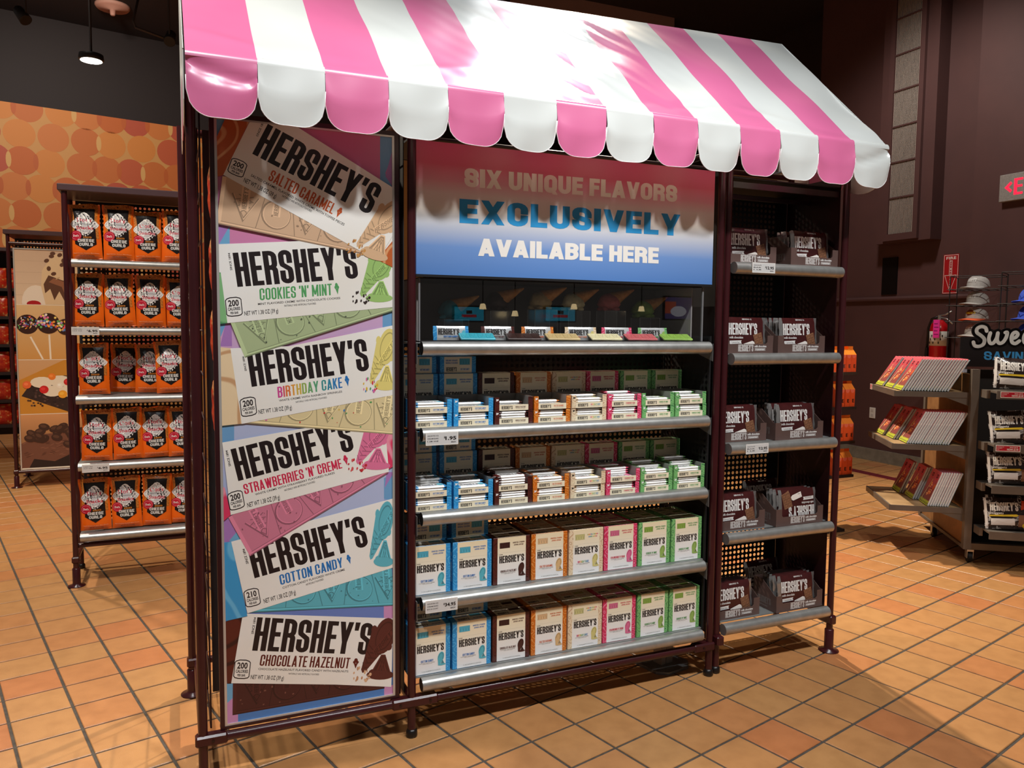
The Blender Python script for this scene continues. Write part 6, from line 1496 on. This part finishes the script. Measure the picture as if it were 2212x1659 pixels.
CAPS = [cap_mesh(CAPG, CAPG, "HERSHEY'S", ''), cap_mesh(CAPG, ORB, "Reese's", 'oval'), cap_mesh(CAPB, CAPB, '', '')]
BLW = mat((24, 20, 20), .4)
def cap_stand(x, y, lab, zt):
    t = thing('cap_stand', lab, 'display stand', (x, y, 0), (0, 0, R(-64)))
    for a, b in ((-.2, -.14), (.2, -.14), (-.2, .16), (.2, .16)): MB().cyl((a, b, 0), (a, b, zt), .005, BLW, 6).obj('upright', t)
    for a, b in (((-.2, -.14), (.2, -.14)), ((.2, -.14), (.2, .16)), ((.2, .16), (-.2, .16)), ((-.2, .16), (-.2, -.14))): MB().cyl((a[0], a[1], zt), (b[0], b[1], zt), .004, BLW, 6).obj('top_bar', t)
    for z in SHZ:
        mb = MB()
        for k in range(7): mb.cyl((-.2 + k * .0667, -.16, z), (-.2 + k * .0667, .16, z), .0028, BLW, 5)
        mb.cyl((-.22, -.16, z), (.22, -.16, z), .004, BLW, 6); mb.cyl((-.22, .16, z), (.22, .16, z), .004, BLW, 6); mb.obj('wire_shelf', t)
    return t
SHZ = [1.845, 1.700, 1.556, 1.411, 1.20, .95]
cap_stand(5.95, 2.24, 'black wire stand of grey caps beside the fire extinguisher', 1.965)
for z, m_, lab in ((SHZ[0], 0, 'grey cap on the top wire shelf'), (SHZ[1], 0, 'grey cap on the second wire shelf with a strap'), (SHZ[2], 1, 'grey cap with an orange brim and yellow badge lettering'), (SHZ[3], 0, 'pale cap behind the sale sign, fourth wire shelf'), (SHZ[4], 1, 'grey orange brimmed cap low on the wire stand behind the cart')):
    mkobj('baseball_cap', CAPS[m_], None, (5.95, 2.24, z + .024), (0, 0, R(-92)), lab, 'cap', 'caps on the wire stand')
cap_stand(5.75, 1.62, 'black wire stand of blue caps at the edge of the photo', 1.96)
for z, nm in ((SHZ[1] - .03, 'upper'), (SHZ[2] - .03, 'middle'), (SHZ[3] - .03, 'lower')): mkobj('baseball_cap', CAPS[2], None, (5.75, 1.62, z + .056), (0, 0, R(-92)), '%s blue cap on the right wire stand' % nm, 'cap', 'caps on the wire stand')

# ================================================================ orange gable boxes on a stand behind the narrow rack
gs = thing('box_stand', 'dark stand of orange gable boxes half hidden behind the narrow rack', 'display stand', (3.60, 1.62, 0))
GZ = [1.170, .918, .668, .420]
for y in (-.05, .16): MB().cyl((-.08, y, 0), (-.08, y, 1.45), .014, MAR, 10).obj('post', gs)
for z in GZ: MB().box((-.2, -.06, z - .02), (.185, .17, z - .0005), DKS).obj('shelf', gs)
MB().box((-.2, -.06, 0), (.12, .17, .02), DKS).obj('base_plate', gs)
OBX = noise_mat('orange_card', [(0.3, (226, 84, 36)), (0.7, (236, 94, 42))], 6, rough=.5); OBT = mat((246, 138, 40), .5); OBP = mat((240, 120, 96), .5)
def gable_mesh():
    mb = MB(); w, d, h, g = .046, .07, .125, .185
    mb.box((0, 0, 0), (w, d, h), OBX, skip=('+z',))
    mb.add([(0, 0, h), (w, 0, h), (w, d, h), (0, d, h), (.0, d / 2, g - .02), (w, d / 2, g - .02), (.0, d / 2, g), (w, d / 2, g)], [(0, 1, 5, 4), (2, 3, 4, 5), (4, 5, 7, 6), (5, 4, 6, 7)], OBT)
    mb.add([(0, 0, h), (0, d / 2, g - .02), (0, d, h), (w, 0, h), (w, d / 2, g - .02), (w, d, h)], [(0, 1, 2), (5, 4, 3)], OBP)
    cv = Canvas(mb, (0, 0, 0), (1, 0, 0), (0, 0, 1), (0, -1, 0)); cv.polys([ell(w / 2, h, w * .42, .026, 12, 180, 360)], OBP); cv.line(small('E', .03), INKB, .024, .030, .026, .016); cv.stroke([(.022, .03), (.022, .056)], .0015, INKB)
    return mb.mesh('gable_box')
GB = gable_mesh()
for i, z in enumerate(GZ):
    for k in range(4): mkobj('gable_box', GB, None, (3.60 + .135 - k * .0485, 1.575, z), (0, 0, R(rn_.uniform(-3, 3))), '%s orange gable box from the outer end, %s tier of the stand' % (ORN[k], ['top', 'second', 'third', 'lowest'][i]), 'gift box', 'orange gable boxes')

# ================================================================ boards and lamps added behind the photographer for the glass to reflect
CYA = mat((40, 168, 206), .4, emit=1.1); RDE = mat((206, 40, 60), .4, emit=.8)  # emission stands in for lamplight falling on the blue signs
def board(x0, x1, z0, z1, lab, kind):
    t = thing('reflection_board', lab, 'screen', ((x0 + x1) / 2, -6.55, (z0 + z1) / 2)); w, h = (x1 - x0) / 2, (z1 - z0) / 2
    MB().box((-w - .02, -.04, -h - .02), (w + .02, -.002, h + .02), BLACKM).obj('housing', t)
    mb = MB(); cv = Canvas(mb, (w, 0, -h), (-1, 0, 0), (0, 0, 1), (0, 1, 0))
    if kind: cv.rect(0, 0, 2 * w, 2 * h, CYA); cv.rect(w * .5, h * .5, w * 1.5, h * .9, RDE); cv.rect(w * .8, h * 1.0, w * 1.2, h * 1.5, mat((24, 30, 60), .4))
    else:
        cv.rect(0, 0, 2 * w, 2 * h, mat((84, 70, 140), .4, emit=.7)); cv.rect(w * 1.2, h * .5, w * 2, h * 1.6, mat((214, 90, 60), .4, emit=.7)); cv.polys([ell(w, h * .7, w * .6, h * .5, 18)], mat((220, 220, 236), .4, emit=.9))
    mb.obj('screen', t)
board(2.44, 2.83, 1.54, 1.71, 'cyan sign with added glow, mirrored in the display glass nearer the left cones', 1); board(3.70, 4.13, 1.55, 1.73, 'cyan sign with added glow, mirrored in the display glass between pink and tan cones', 1)
board(5.55, 6.0, 1.60, 1.90, 'purple lit screen mirrored at the right end of the display glass', 0)
for x, z, nm in ((2.72, 1.70, 'first'), (3.15, 1.62, 'second'), (3.98, 1.72, 'third'), (5.0, 1.71, 'fourth')):
    t = thing('reflection_lamp', '%s small glowing lamp mirrored in the display glass counting from the left' % nm, 'lamp', (x, -6.3, z))
    MB().lathe([(.012, .05), (.03, .045), (.045, -.02), (.04, -.02)], mat((255, 226, 170), .5, emit=4), 14).obj('lamp_shade', t)
    MB().cyl((0, 0, .05), (0, 0, 5.6 - z), .006, BLACKM, 6).obj('rod', t)
